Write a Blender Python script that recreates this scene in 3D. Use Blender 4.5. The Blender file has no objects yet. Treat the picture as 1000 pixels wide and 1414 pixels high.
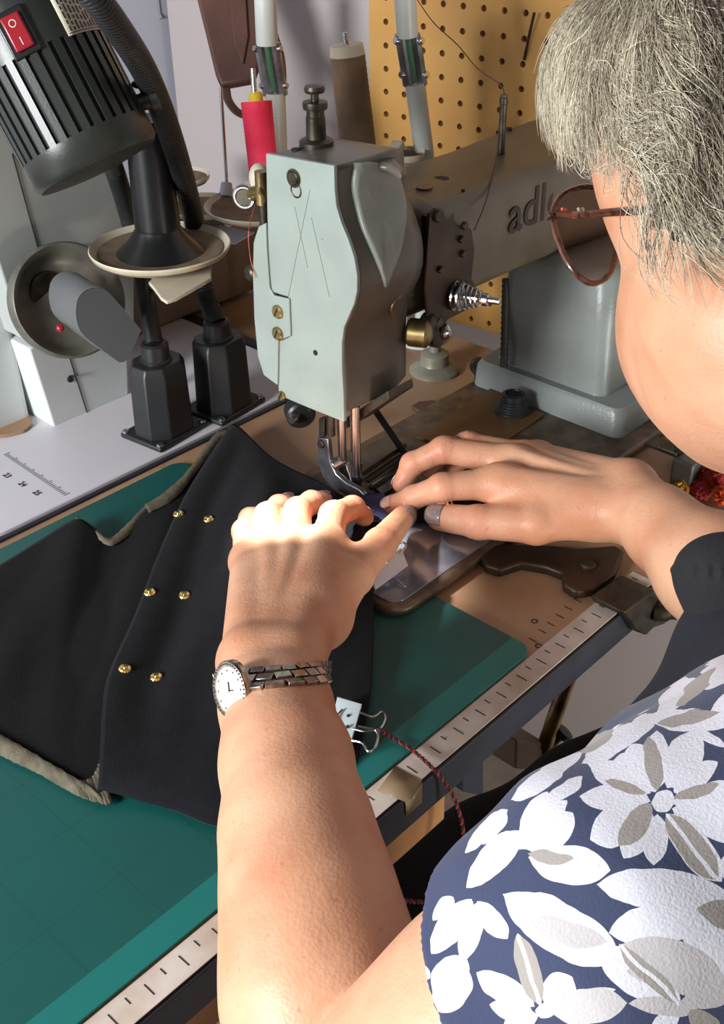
import bpy, math, random
import numpy as np
from mathutils import Vector, Matrix
random.seed(7); rng = np.random.default_rng(7)
SC = bpy.context.scene
COL = SC.collection
PI = math.pi
# ------------------------------------------------------------------ camera frame
# world: table top is z = 0, x runs along the front edge of the table, y away from the seamstress
F = 1580.0; CX = 500.0; CY = 707.0
_dn = np.array([40.0, -2393.0, -F]); _dn /= np.linalg.norm(_dn)
_up = -_dn
_X = np.array([1771.0, 1060.0, -F]); _X -= _X.dot(_up) * _up; _X /= np.linalg.norm(_X)
_Y = np.cross(_up, _X)
RW = np.array([_X, _Y, _up])
CAM = np.array([-0.5904, -0.5723, 0.53])
CR, CU, CF = RW[:, 0], RW[:, 1], -RW[:, 2]        # camera right, up, forward in world
def ray(px, py): return RW @ np.array([(px - CX) / F, -(py - CY) / F, -1.0])
def P(px, py, z=None, d=None, x=None, y=None):
    r = ray(px, py)
    if z is not None: return CAM + r * ((z - CAM[2]) / r[2])
    if x is not None: return CAM + r * ((x - CAM[0]) / r[0])
    if y is not None: return CAM + r * ((y - CAM[1]) / r[1])
    return CAM + r * d
def project(p):
    c = (np.asarray(p) - CAM) @ RW
    return np.stack([CX + F * c[..., 0] / -c[..., 2], CY - F * c[..., 1] / -c[..., 2]], -1)
def V(*a): return np.array(a, float)
def unit(v): v = np.asarray(v, float); return v / (np.linalg.norm(v) + 1e-12)

# ------------------------------------------------------------------ materials
MATS = {}
def lin(c): return tuple(((x / 255.0) / 12.92 if x / 255.0 <= .04045 else ((x / 255.0 + .055) / 1.055) ** 2.4) for x in c)
def mat(name, rgb, rough=.5, metal=0., var=.0, vscale=40., bump=0., bscale=200., rgb2=None, sss=0., coat=0., sheen=0., alpha=None, trans=0., wear=None, wearscale=60., wearamt=.6, spec=.5):
    if name in MATS: return MATS[name]
    m = bpy.data.materials.new(name); m.use_nodes = True
    nt = m.node_tree; N = nt.nodes; L = nt.links
    b = N['Principled BSDF']
    c1 = lin(rgb); c2 = lin(rgb2) if rgb2 else tuple(x * (1 - var) for x in c1)
    tc = N.new('ShaderNodeTexCoord')
    no = N.new('ShaderNodeTexNoise'); no.inputs['Scale'].default_value = vscale; no.inputs['Detail'].default_value = 5
    L.new(tc.outputs['Object'], no.inputs['Vector'])
    rp = N.new('ShaderNodeValToRGB'); rp.color_ramp.elements[0].position = .35; rp.color_ramp.elements[1].position = .65
    rp.color_ramp.elements[0].color = (*c1, 1); rp.color_ramp.elements[1].color = (*c2, 1)
    L.new(no.outputs['Fac'], rp.inputs['Fac'])
    out = rp.outputs['Color']
    if wear:
        n2 = N.new('ShaderNodeTexNoise'); n2.inputs['Scale'].default_value = wearscale; n2.inputs['Detail'].default_value = 9; n2.inputs['Roughness'].default_value = .7
        L.new(tc.outputs['Object'], n2.inputs['Vector'])
        r2 = N.new('ShaderNodeValToRGB'); r2.color_ramp.elements[0].position = wearamt; r2.color_ramp.elements[1].position = wearamt + .03
        L.new(n2.outputs['Fac'], r2.inputs['Fac'])
        mx = N.new('ShaderNodeMix'); mx.data_type = 'RGBA'
        L.new(r2.outputs['Color'], mx.inputs[0]); L.new(out, mx.inputs[6]); mx.inputs[7].default_value = (*lin(wear), 1)
        out = mx.outputs[2]
    L.new(out, b.inputs['Base Color'])
    b.inputs['Roughness'].default_value = rough; b.inputs['Metallic'].default_value = metal
    b.inputs['Specular IOR Level'].default_value = spec
    if sss: b.inputs['Subsurface Weight'].default_value = sss; b.inputs['Subsurface Radius'].default_value = (1, .35, .2); b.inputs['Subsurface Scale'].default_value = .004
    if coat: b.inputs['Coat Weight'].default_value = coat
    if sheen: b.inputs['Sheen Weight'].default_value = sheen; b.inputs['Sheen Roughness'].default_value = .5
    if alpha is not None: b.inputs['Alpha'].default_value = alpha
    if trans: b.inputs['Transmission Weight'].default_value = trans
    if bump:
        n3 = N.new('ShaderNodeTexNoise'); n3.inputs['Scale'].default_value = bscale; n3.inputs['Detail'].default_value = 4
        L.new(tc.outputs['Object'], n3.inputs['Vector'])
        bp = N.new('ShaderNodeBump'); bp.inputs['Strength'].default_value = bump; bp.inputs['Distance'].default_value = .001
        L.new(n3.outputs['Fac'], bp.inputs['Height']); L.new(bp.outputs['Normal'], b.inputs['Normal'])
    MATS[name] = m
    return m
M = {
 'paint': mat('machine_paint', (150, 162, 154), .38, var=.12, vscale=25, bump=.12, bscale=300, wear=(72, 62, 50), wearscale=90, wearamt=.70),
 'paint_shaded': mat('machine_paint_shaded_side', (108, 103, 92), .36, rgb2=(86, 80, 70), vscale=14, bump=.15, bscale=260, wear=(60, 50, 42), wearscale=60, wearamt=.72),  # machine paint darkened to brown, the shade on the head's side put into colour
 'paint_col': mat('machine_paint_column', (140, 148, 144), .35, rgb2=(118, 122, 118), vscale=9, bump=.25, bscale=330),
 'steel': mat('bright_steel', (205, 205, 205), .22, 1., var=.2),
 'brushed': mat('brushed_steel', (176, 178, 182), .3, .9, rgb2=(120, 122, 126), vscale=60, bump=.3, bscale=90),
 'brass': mat('aged_brass', (176, 156, 104), .35, .9, rgb2=(120, 104, 70)),
 'gun': mat('dark_metal', (84, 78, 66), .42, .8, rgb2=(56, 50, 42), vscale=70, bump=.2),
 'bedmetal': mat('bed_metal', (104, 94, 80), .4, .55, rgb2=(74, 66, 56), vscale=30, bump=.15),
 'brownplate': mat('brown_slide_plate', (126, 96, 64), .4, .5, rgb2=(100, 76, 52), vscale=20),
 'black': mat('black_plastic', (34, 36, 38), .42, var=.15, bump=.05),
 'blackgloss': mat('black_gloss', (26, 27, 26), .28, var=.2),
 'housing': mat('lamp_housing_paint', (50, 54, 48), .36, rgb2=(40, 43, 39), vscale=12, bump=.08, bscale=500),
 'slot': mat('slot_black', (14, 14, 14), .7),
 'table': mat('table_laminate', (168, 134, 104), .42, rgb2=(146, 112, 84), vscale=9, wear=(120, 92, 70), wearscale=22, wearamt=.64),
 'lav': mat('pale_plate_laminate', (205, 200, 206), .45, var=.06, vscale=6),
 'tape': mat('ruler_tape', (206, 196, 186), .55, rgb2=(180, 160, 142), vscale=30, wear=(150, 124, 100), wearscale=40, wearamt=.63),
 'ink': mat('ink', (40, 32, 28), .7),
 'edge': mat('table_edge_trim', (44, 46, 58), .5, var=.3, wear=(70, 50, 40), wearscale=30, wearamt=.66),
 'ply': mat('plywood', (190, 138, 84), .6, rgb2=(160, 108, 62), vscale=12),
 'wall': mat('wall_plaster', (184, 173, 172), .8, var=.05, vscale=3),
 'wall2': mat('wall_white', (204, 207, 220), .8, var=.04, vscale=3),
 'floor': mat('floor_lino', (150, 140, 128), .6, var=.2),
 'felt': mat('black_cloth', (19, 20, 24), .95, rgb2=(14, 15, 18), vscale=90, bump=.5, bscale=900, sheen=.04, spec=.2),
 'feltin': mat('black_cloth_inner', (17, 16, 17), .95, rgb2=(13, 12, 12), vscale=90, bump=.5, bscale=900, sheen=.02, spec=.2),
 'lining': mat('olive_lining', (98, 92, 74), .9, rgb2=(78, 70, 56), vscale=120, bump=.5, bscale=700),
 'white': mat('white_enamel', (226, 228, 226), .35, var=.05),
 'pole': mat('pole_enamel', (206, 208, 200), .35, var=.08),
 'clipwhite': mat('clip_white', (214, 232, 238), .35),
 'pink': mat('pink_thread', (250, 58, 92), .7, rgb2=(232, 36, 72), vscale=30, bump=.6, bscale=400),
 'brownthread': mat('brown_thread', (136, 108, 80), .65, rgb2=(112, 88, 64), vscale=30),
 'blackthread': mat('black_thread', (22, 24, 26), .35, var=.3),
 'cream': mat('cream_plastic', (214, 202, 176), .5, var=.1),
 'yellow': mat('yellow_card', (226, 190, 40), .6),
 'dish': mat('dish_enamel', (206, 196, 172), .35, var=.12),
 'feltpad': mat('felt_pad', (128, 108, 86), .95, rgb2=(104, 86, 68), vscale=60),
 'machine2': mat('pale_grey_enamel', (178, 182, 178), .45, rgb2=(166, 170, 166), vscale=5),
 'machine2b': mat('white_enamel_base', (206, 212, 210), .45, var=.05),
 'wheel': mat('handwheel_grey', (112, 110, 100), .35, .3, rgb2=(86, 84, 76)),
 'knob': mat('knob_grey', (96, 98, 98), .5, var=.1),
 'knobdark': mat('knob_dark_face', (30, 29, 29), .6, var=.15),
 'leather': mat('brown_leather', (104, 72, 62), .5, rgb2=(88, 58, 50), vscale=14, bump=.3),
 'redsw': mat('red_switch', (150, 30, 40), .25),
 'label': mat('label_cream', (216, 210, 192), .6),
 'hose': mat('rubber_hose', (40, 38, 32), .6),
 'skinnail': mat('nail_polish', (150, 132, 124), .25, rgb2=(118, 100, 96), vscale=900, coat=.6),
 'nail_p': mat('nail_plain', (214, 168, 152), .25, coat=.4),
 'lenses': mat('brown_lens', (196, 152, 140), .05, trans=1.0),
 'frame': mat('tortoise_frame', (104, 60, 42), .22, rgb2=(44, 24, 18), vscale=120, coat=.6),
 'gold': mat('gold_bar', (150, 96, 50), .3, .6),
 'watch': mat('watch_steel', (190, 180, 170), .25, 1., rgb2=(150, 138, 124), vscale=300),
 'watchface': mat('watch_dial', (228, 222, 208), .35),
 'dark': mat('dark_navy_cloth', (26, 27, 36), .9, var=.3, bump=.3),
 'cuff': mat('black_cuff_cloth', (30, 30, 33), .9, var=.3, bump=.5, bscale=500),
 'tapewrap': mat('brown_packing_tape', (150, 128, 98), .3, alpha=.8),
 'cord1': mat('cord_red', (150, 40, 40), .7), 'cord2': mat('cord_black', (34, 26, 26), .7),
 'thread': mat('fine_thread', (70, 52, 40), .7), 'threadred': mat('fine_red_thread', (190, 90, 70), .7),
 'navycloth': mat('navy_cloth_scrap', (58, 58, 96), .9, var=.3, bump=.5),
 'tag': mat('white_card', (206, 200, 204), .6),
 'letter': mat('letter_brown', (52, 38, 30), .5),
 'ywool': mat('yarn_yellow', (200, 150, 30), .8), 'rwool': mat('yarn_red', (150, 40, 36), .8), 'gwool': mat('yarn_olive', (120, 130, 40), .8), 'owool': mat('yarn_orange', (210, 84, 30), .8),
}

# ------------------------------------------------------------------ mesh builder
def frame_of(axis):
    a = unit(axis); h = V(0, 0, 1) if abs(a[2]) < .9 else V(1, 0, 0)
    u = unit(np.cross(h, a)); v = np.cross(a, u)
    return u, v, a
def catmull(pts, n=6, vals=None):
    pts = [np.asarray(p, float) for p in pts]
    Q = [2 * pts[0] - pts[1]] + pts + [2 * pts[-1] - pts[-2]]
    out = []
    for i in range(1, len(Q) - 2):
        for k in range(n):
            t = k / n; p0, p1, p2, p3 = Q[i - 1], Q[i], Q[i + 1], Q[i + 2]
            out.append(.5 * (2 * p1 + (p2 - p0) * t + (2 * p0 - 5 * p1 + 4 * p2 - p3) * t * t + (-p0 + 3 * p1 - 3 * p2 + p3) * t ** 3))
    out.append(pts[-1]); return out
class MB:
    def __init__(s): s.v = []; s.f = []
    def add(s, vs, fs):
        o = len(s.v); s.v += [tuple(map(float, p)) for p in vs]; s.f += [tuple(i + o for i in f) for f in fs]; return s
    def box(s, c, size, ax=None):
        ax = ax or (V(1, 0, 0), V(0, 1, 0), V(0, 0, 1)); c = np.asarray(c, float)
        vs = [c + ax[0] * (sx * size[0] / 2) + ax[1] * (sy * size[1] / 2) + ax[2] * (sz * size[2] / 2) for sx in (-1, 1) for sy in (-1, 1) for sz in (-1, 1)]
        return s.add(vs, [(0, 1, 3, 2), (4, 6, 7, 5), (0, 4, 5, 1), (2, 3, 7, 6), (0, 2, 6, 4), (1, 5, 7, 3)])
    def box2(s, lo, hi): lo = V(*lo); hi = V(*hi); return s.box((lo + hi) / 2, hi - lo)
    def lathe(s, o, axis, prof, seg=28, sx=1., caps=True):
        u, v, a = frame_of(axis); o = np.asarray(o, float); vs = []; fs = []; n = len(prof)
        for r, h in prof:
            for k in range(seg):
                t = 2 * PI * k / seg; vs.append(o + a * h + u * (r * math.cos(t) * sx) + v * (r * math.sin(t)))
        for i in range(n - 1):
            for k in range(seg):
                k2 = (k + 1) % seg; fs.append((i * seg + k, i * seg + k2, (i + 1) * seg + k2, (i + 1) * seg + k))
        if caps:
            fs.append(tuple(range(seg - 1, -1, -1))); fs.append(tuple((n - 1) * seg + k for k in range(seg)))
        return s.add(vs, fs)
    def cyl(s, a, b, r, r2=None, seg=24):
        a = np.asarray(a, float); b = np.asarray(b, float); L = np.linalg.norm(b - a); r2 = r if r2 is None else r2
        return s.lathe(a, b - a, [(r, 0), (r2, L)], seg)
    def tube(s, pts, r, seg=10, smooth=0, flat=1.0, nrm=None):
        rs = r if hasattr(r, '__len__') else [r] * len(pts)
        if smooth:
            q = catmull([np.append(p, rr) for p, rr in zip(pts, rs)], smooth); pts = [x[:3] for x in q]; rs = [x[3] for x in q]
        pts = [np.asarray(p, float) for p in pts]; n = len(pts); vs = []; fs = []
        t0 = unit(pts[1] - pts[0]); u, v, _ = frame_of(t0)
        if nrm is not None: v = unit(nrm); u = unit(np.cross(v, t0))
        for i, p in enumerate(pts):
            t = unit(pts[min(i + 1, n - 1)] - pts[max(i - 1, 0)])
            u = unit(u - t * u.dot(t)); v = np.cross(t, u)
            for k in range(seg):
                a = 2 * PI * k / seg; vs.append(p + u * (rs[i] * math.cos(a)) + v * (rs[i] * flat * math.sin(a)))
        for i in range(n - 1):
            for k in range(seg):
                k2 = (k + 1) % seg; fs.append((i * seg + k, i * seg + k2, (i + 1) * seg + k2, (i + 1) * seg + k))
        fs.append(tuple(range(seg - 1, -1, -1))); fs.append(tuple((n - 1) * seg + k for k in range(seg)))
        return s.add(vs, fs)
    def prism(s, poly, ext):
        poly = [np.asarray(p, float) for p in poly]; ext = np.asarray(ext, float); n = len(poly)
        nrm = sum((np.cross(poly[i], poly[(i + 1) % n]) for i in range(n)), V(0, 0, 0))
        if nrm.dot(ext) > 0: poly = poly[::-1]
        vs = poly + [p + ext for p in poly]
        fs = [tuple(range(n)), tuple(range(2 * n - 1, n - 1, -1))] + [(i, i + n, (i + 1) % n + n, (i + 1) % n) for i in range(n)]
        return s.add(vs, fs)
    def ell(s, c, r, ax=None, seg=20, rings=12):
        ax = ax or (V(1, 0, 0), V(0, 1, 0), V(0, 0, 1)); r = r if hasattr(r, '__len__') else (r, r, r); c = np.asarray(c, float)
        vs = []; fs = []
        for i in range(rings + 1):
            ph = PI * i / rings
            for k in range(seg):
                t = 2 * PI * k / seg
                vs.append(c + ax[0] * (r[0] * math.sin(ph) * math.cos(t)) + ax[1] * (r[1] * math.sin(ph) * math.sin(t)) + ax[2] * (r[2] * math.cos(ph)))
        for i in range(rings):
            for k in range(seg):
                k2 = (k + 1) % seg; fs.append((i * seg + k, (i + 1) * seg + k, (i + 1) * seg + k2, i * seg + k2))
        return s.add(vs, fs)
    def torus(s, c, axis, R, r, seg=28, ss=8, ex=1.):
        u, v, a = frame_of(axis); pts = [np.asarray(c, float) + u * (R * math.cos(2 * PI * k / seg)) * ex + v * (R * math.sin(2 * PI * k / seg)) for k in range(seg)]
        vs = []; fs = []
        for k in range(seg):
            d = unit(pts[k] - np.asarray(c, float))
            for j in range(ss):
                t = 2 * PI * j / ss; vs.append(pts[k] + d * (r * math.cos(t)) + a * (r * math.sin(t)))
        for k in range(seg):
            for j in range(ss):
                k2 = (k + 1) % seg; j2 = (j + 1) % ss; fs.append((k * ss + j, k2 * ss + j, k2 * ss + j2, k * ss + j2))
        return s.add(vs, fs)
    def grid(s, G):   # G: n x m x 3 array
        n, m = G.shape[:2]; fs = [(i * m + j, (i + 1) * m + j, (i + 1) * m + j + 1, i * m + j + 1) for i in range(n - 1) for j in range(m - 1)]
        return s.add(G.reshape(-1, 3), fs)
    def build(s, name, m, parent=None, bevel=0, solid=0, sub=0, sharp=35, flat=False, off=0):
        me = bpy.data.meshes.new(name); me.from_pydata(s.v, [], s.f); me.update()
        import bmesh
        if not flat or bevel:
            bm = bmesh.new(); bm.from_mesh(me); bmesh.ops.remove_doubles(bm, verts=bm.verts, dist=1e-7); 
            if not solid: bmesh.ops.recalc_face_normals(bm, faces=bm.faces)
            bm.to_mesh(me); bm.free()
        me.materials.append(m)
        if not flat: me.shade_smooth(); me.set_sharp_from_angle(angle=math.radians(sharp))
        o = bpy.data.objects.new(name, me); COL.objects.link(o)
        if parent is not None: o.parent = parent; o.matrix_parent_inverse = Matrix.Translation(-Vector(absloc(parent)))
        if solid: md = o.modifiers.new('solid', 'SOLIDIFY'); md.thickness = solid; md.offset = off
        if bevel: md = o.modifiers.new('bevel', 'BEVEL'); md.width = bevel; md.segments = 3; md.limit_method = 'ANGLE'; md.angle_limit = math.radians(40); md.harden_normals = False
        if sub: md = o.modifiers.new('sub', 'SUBSURF'); md.levels = sub; md.render_levels = sub
        return o
def absloc(o):
    return Vector(o.location) if o.type == 'EMPTY' else Vector((0, 0, 0))
def tag(o, label=None, cat=None, group=None, kind=None):
    if label: o['label'] = label
    if cat: o['category'] = cat
    if group: o['group'] = group
    if kind: o['kind'] = kind
    return o
def thing(name, loc, label, cat, group=None):
    o = bpy.data.objects.new(name, None); COL.objects.link(o); o.location = tuple(map(float, loc)); o.empty_display_size = .02
    return tag(o, label, cat, group)
def struct(name, mb, m, **k): return tag(mb.build(name, m, **k), kind='structure')
def mesh_from(name, vs, fs, m, parent=None, smooth=True):
    me = bpy.data.meshes.new(name)
    vs = np.asarray(vs, np.float32); fs = np.asarray(fs, np.int32); k = fs.shape[1]
    me.vertices.add(len(vs)); me.vertices.foreach_set('co', vs.ravel())
    me.loops.add(fs.size); me.loops.foreach_set('vertex_index', fs.ravel())
    me.polygons.add(len(fs)); me.polygons.foreach_set('loop_start', np.arange(len(fs), dtype=np.int32) * k)
    me.update(calc_edges=True); me.validate()
    if smooth: me.shade_smooth()
    me.materials.append(m)
    o = bpy.data.objects.new(name, me); COL.objects.link(o)
    if parent is not None: o.parent = parent; o.matrix_parent_inverse = Matrix.Translation(-Vector(absloc(parent)))
    return o
def text_mesh(name, body, size, origin, ux, uy, m, parent, depth=.0003, bold=0.):
    cu = bpy.data.curves.new(name, 'FONT'); cu.body = body; cu.size = size; cu.extrude = depth; cu.offset = size * bold; cu.resolution_u = 3
    o = bpy.data.objects.new(name, cu); COL.objects.link(o)
    dg = bpy.context.evaluated_depsgraph_get(); me = bpy.data.meshes.new_from_object(o.evaluated_get(dg))
    bpy.data.objects.remove(o)
    ux = unit(ux); uy = unit(uy); uz = np.cross(ux, uy)
    mtx = Matrix(((ux[0], uy[0], uz[0], origin[0]), (ux[1], uy[1], uz[1], origin[1]), (ux[2], uy[2], uz[2], origin[2]), (0, 0, 0, 1)))
    me.transform(mtx); me.materials.clear(); me.materials.append(m); me.name = name
    o = bpy.data.objects.new(name, me); COL.objects.link(o)
    if parent is not None: o.parent = parent; o.matrix_parent_inverse = Matrix.Translation(-Vector(absloc(parent)))
    return o
def screw(name, c, axis, r, m, parent, h=.002):
    mb = MB(); mb.lathe(c, axis, [(r, 0), (r, h * .6), (r * .8, h), (0.0001, h)], 18)
    o = mb.build(name, m, parent)
    return o

# ------------------------------------------------------------------ signed-distance modelling
def rc(p, a, b, r1, r2):
    ba = b - a; t = np.clip(((p - a) @ ba) / (ba @ ba + 1e-12), 0, 1)
    return np.linalg.norm(p - a - t[:, None] * ba, axis=1) - (r1 + (r2 - r1) * t)
def el(p, c, r, ax):
    q = (p - c) @ np.array(ax).T; r = np.asarray(r)
    k0 = np.linalg.norm(q / r, axis=1); k1 = np.linalg.norm(q / (r * r), axis=1) + 1e-9
    return k0 * (k0 - 1) / k1
def smin(a, b, k):
    h = np.maximum(k - np.abs(a - b), 0) / k
    return np.minimum(a, b) - h * h * k * .25
def chain(p, pts, rs, k=.003):
    d = None
    for i in range(len(pts) - 1):
        e = rc(p, pts[i], pts[i + 1], rs[i], rs[i + 1]); d = e if d is None else smin(d, e, k)
    return d
def mesh_sdf(groups, vox, B=16):
    """groups: list of (centre, radius, fn). sparse surface nets"""
    cs = np.array([g[0] for g in groups]); rr = np.array([g[1] for g in groups])
    lo = (cs - rr[:, None]).min(0); hi = (cs + rr[:, None]).max(0)
    bs = B * vox; nb = np.ceil((hi - lo) / bs).astype(int) + 1
    I = np.stack(np.meshgrid(*[np.arange(n) for n in nb], indexing='ij'), -1).reshape(-1, 3)
    bc = lo + (I + .5) * bs; half = bs * .87
    D = np.full(len(bc), 9.)
    for c, r, fn in groups:
        sel = np.linalg.norm(bc - c, axis=1) < r + half * 2
        if sel.any(): D[sel] = np.minimum(D[sel], fn(bc[sel]))
    act = I[np.abs(D) < half * 1.7]
    NX = int(nb[0] * B + 4); NY = int(nb[1] * B + 4); NZ = int(nb[2] * B + 4)
    key = lambda i, j, k: (i.astype(np.int64) * NY + j) * NZ + k
    ks = []; vs = []; qs = []
    g1 = np.arange(B + 1); L = np.stack(np.meshgrid(g1, g1, g1, indexing='ij'), -1).reshape(-1, 3)
    for b in act:
        o = b * B; p = lo + (L + o) * vox; ctr = lo + (b + .5) * bs
        d = np.full(len(p), 9.)
        for c, r, fn in groups:
            if np.linalg.norm(ctr - c) < r + half: d = np.minimum(d, fn(p))
        if d.min() > 0 or d.max() < 0: continue
        d = d.reshape(B + 1, B + 1, B + 1); s = d < 0
        cnt = sum(s[x:B + x, y:B + y, z:B + z].astype(int) for x in (0, 1) for y in (0, 1) for z in (0, 1))
        ii = np.argwhere((cnt > 0) & (cnt < 8))
        if not len(ii): continue
        acc = np.zeros((len(ii), 3)); n = np.zeros(len(ii))
        for ax in range(3):
            e = np.zeros(3, int); e[ax] = 1; oth = [a for a in range(3) if a != ax]
            for u in (0, 1):
                for w in (0, 1):
                    q = ii.copy(); q[:, oth[0]] += u; q[:, oth[1]] += w; q2 = q + e
                    a = d[q[:, 0], q[:, 1], q[:, 2]]; bb = d[q2[:, 0], q2[:, 1], q2[:, 2]]
                    m = (a < 0) != (bb < 0); t = np.where(m, a / np.where(m, a - bb, 1), 0)
                    pt = q + e * t[:, None]; acc += pt * m[:, None]; n += m
        acc /= n[:, None]; g = ii + o
        ks.append(key(g[:, 0], g[:, 1], g[:, 2])); vs.append(lo + (acc + o) * vox)
        for ax in range(3):
            e = np.zeros(3, int); e[ax] = 1; u = (ax + 1) % 3; w = (ax + 2) % 3
            sl = s[:B, :B, :B]; nx = s[e[0]:B + e[0], e[1]:B + e[1], e[2]:B + e[2]]
            c = np.argwhere(sl != nx)
            if not len(c): continue
            flip = sl[c[:, 0], c[:, 1], c[:, 2]]; c = c + o
            if (c[:, u].min() == 0) or (c[:, w].min() == 0): c = c[(c[:, u] > 0) & (c[:, w] > 0)]; flip = flip[:len(c)]
            eu = np.zeros(3, int); eu[u] = 1; ew = np.zeros(3, int); ew[w] = 1
            q = [c - eu - ew, c - ew, c, c - eu]
            kk = np.stack([key(a[:, 0], a[:, 1], a[:, 2]) for a in q], 1)
            kk[~flip] = kk[~flip][:, ::-1]; qs.append(kk)
    ks = np.concatenate(ks); vs = np.concatenate(vs); qs = np.concatenate(qs)
    o = np.argsort(ks); ks = ks[o]; vs = vs[o]
    idx = np.searchsorted(ks, qs); idx = np.clip(idx, 0, len(ks) - 1); ok = (ks[idx] == qs).all(1)
    return vs, idx[ok]
def sdf_grad(fn, p, e=.001):
    return np.stack([fn(p + np.eye(3)[i] * e) - fn(p - np.eye(3)[i] * e) for i in range(3)], 1)

# ================================================================== SETTING
wy = V(.25, 1, 0); wy = unit(wy)                        # direction of the pegboard wall (rows of holes run along it)
wy = unit(V(-.123, 1, 0)); wn = unit(np.cross(wy, V(0, 0, 1)))   # wn points away from camera (+x)
WO = V(.47, .2, 0)                                      # a point on the wall plane
def wallp(px, py, off=0.):
    r = ray(px, py); o = WO - wn * off
    return CAM + r * (((o - CAM) @ wn) / (r @ wn))
corner = wallp(240, 100); FL = -.75
mb = MB(); a = WO - wy * 1.6; b = corner * V(1, 1, 0)
mb.prism([V(a[0], a[1], FL), V(b[0], b[1], FL), V(b[0], b[1], 1.6), V(a[0], a[1], 1.6)], wn * .08); struct('wall_back', mb, M['wall'], flat=True)
mb = MB(); c0 = V(b[0], b[1], 0) + wn * .08; c1 = c0 - V(2.6, 0, 0)
mb.prism([V(c0[0], c0[1], FL), V(c1[0], c1[1], FL), V(c1[0], c1[1], 1.6), V(c0[0], c0[1], 1.6)], V(0, .08, 0)); struct('wall_left', mb, M['wall2'], flat=True)
mb = MB(); mb.box2((-2.3, -1.9, FL - .06), (1.1, b[1] + .1, FL)); struct('floor', mb, M['floor'], flat=True)

# pegboard -----------------------------------------------------------
tl = wallp(520, 10); bl = wallp(690, 455)
yl = (tl - WO) @ wy; zb = bl[2]
pin = .0254
pts_mb = MB(); holes = MB(); rings = MB()
h0 = wallp(593, 34)                                     # a hole seen in the photograph fixes the lattice
hy0 = (h0 - WO) @ wy; hz0 = h0[2]
nL = int((yl - hy0) / pin); ys = [hy0 + k * pin for k in range(-14, nL + 1)]; zs = [hz0 + k * pin for k in range(-15, 8)]
z0p, z1p, y0p, y1p = zb, hz0 + 7.6 * pin, hy0 - 14.6 * pin, yl + .002
def wl(y, z, o): q = WO + wy * y - wn * o; return V(q[0], q[1], z)
TH = .005; OFF = .012; hr = .0036
yc = [y0p] + [(ys[i] + ys[i + 1]) / 2 for i in range(len(ys) - 1)] + [y1p]
zs = [z for z in zs if z > z0p + .004]
zc = [z0p] + [(zs[i] + zs[i + 1]) / 2 for i in range(len(zs) - 1)] + [z1p]
for i, y in enumerate(ys):
    for j, z in enumerate(zs):
        sq = []
        corners = [(yc[i], zc[j]), (yc[i + 1], zc[j]), (yc[i + 1], zc[j + 1]), (yc[i], zc[j + 1])]
        angs = [PI * 1.25 + k * PI / 4 for k in range(8)]
        outer = [corners[0], (y, zc[j]), corners[1], (yc[i + 1], z), corners[2], (y, zc[j + 1]), corners[3], (yc[i], z)]
        ring = [(y + hr * math.cos(t), z + hr * math.sin(t)) for t in angs]
        vs = [wl(p[0], p[1], OFF) for p in outer] + [wl(p[0], p[1], OFF) for p in ring] + [wl(p[0], p[1], OFF - TH) for p in ring]
        fs = [(k, (k + 1) % 8, 8 + (k + 1) % 8, 8 + k) for k in range(8)] + [(8 + k, 8 + (k + 1) % 8, 16 + (k + 1) % 8, 16 + k) for k in range(8)]
        pts_mb.add(vs, fs)
ed = [wl(y0p, z0p, OFF), wl(y1p, z0p, OFF), wl(y1p, z1p, OFF), wl(y0p, z1p, OFF)]; ed2 = [p + wn * TH for p in ed]
pts_mb.add(ed + ed2, [(0, 1, 5, 4), (1, 2, 6, 5), (2, 3, 7, 6), (3, 0, 4, 7)])
pb = thing('pegboard', wl((y0p + y1p) / 2, z0p, OFF), 'tan hardboard pegboard with rows of round holes on the back wall', 'pegboard')
pts_mb.build('board', mat('pegboard_tan', (214, 164, 88), .55, rgb2=(204, 150, 78), vscale=7), pb, sharp=20)
mb = MB()
ed3 = [wl(y0p, z0p, OFF - TH), wl(y1p, z0p, OFF - TH), wl(y1p, z1p, OFF - TH), wl(y0p, z1p, OFF - TH)]
mb.prism(ed3, wn * .004); mb.build('backing', mat('pegboard_backing', (92, 58, 30), .8), pb, flat=True)
# small rod sticking in a hole
a = wallp(738, 18, OFF + .012); c = wallp(724, 82, OFF + .001)
tag(MB().tube([a, (a + c) / 2 + CU * .001, c, c + wn * .006], .0016).build('peg_hook', M['gun']), 'thin dark metal peg hook slanting up from a pegboard hole', 'hook')

# table ---------------------------------------------------------------
TX0, TX1, TY0, TY1 = -.95, .315, -.2535, .62
tb = thing('work_table', (0, 0, 0), 'tan laminate sewing table with worn ruler strip along its dark front edge', 'table')
mb = MB(); mb.box2((TX0, TY0 + .0015, -.028), (TX1, TY1, 0)); mb.build('tabletop', M['table'], tb, bevel=.0012)
mb = MB(); mb.box2((TX0, TY0 - .0015, -.03), (TX1, TY0 + .0015, -.0012)); mb.build('edge_trim', M['edge'], tb, bevel=.0008)
mb = MB(); mb.box2((TX0, TY0 + .004, -.062), (-.175, .1, -.0302)); mb.build('plywood_drawer', M['ply'], tb, bevel=.001)
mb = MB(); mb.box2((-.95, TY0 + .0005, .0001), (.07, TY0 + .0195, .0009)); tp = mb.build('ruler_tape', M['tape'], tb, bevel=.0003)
mb = MB(); x = -.72; k = 0
while x < .062:
    L = .0085 if k % 2 else .0048
    mb.box2((x, TY0 + .011 - L / 2 - (.001 if k % 2 else -.002), .0009), (x + .0007, TY0 + .011 + L / 2 - (.001 if k % 2 else -.002), .00115)); x += .0115; k += 1
tag(mb.build('tick_marks', M['ink'], tp, flat=True), kind='stuff')
mb = MB()
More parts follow.
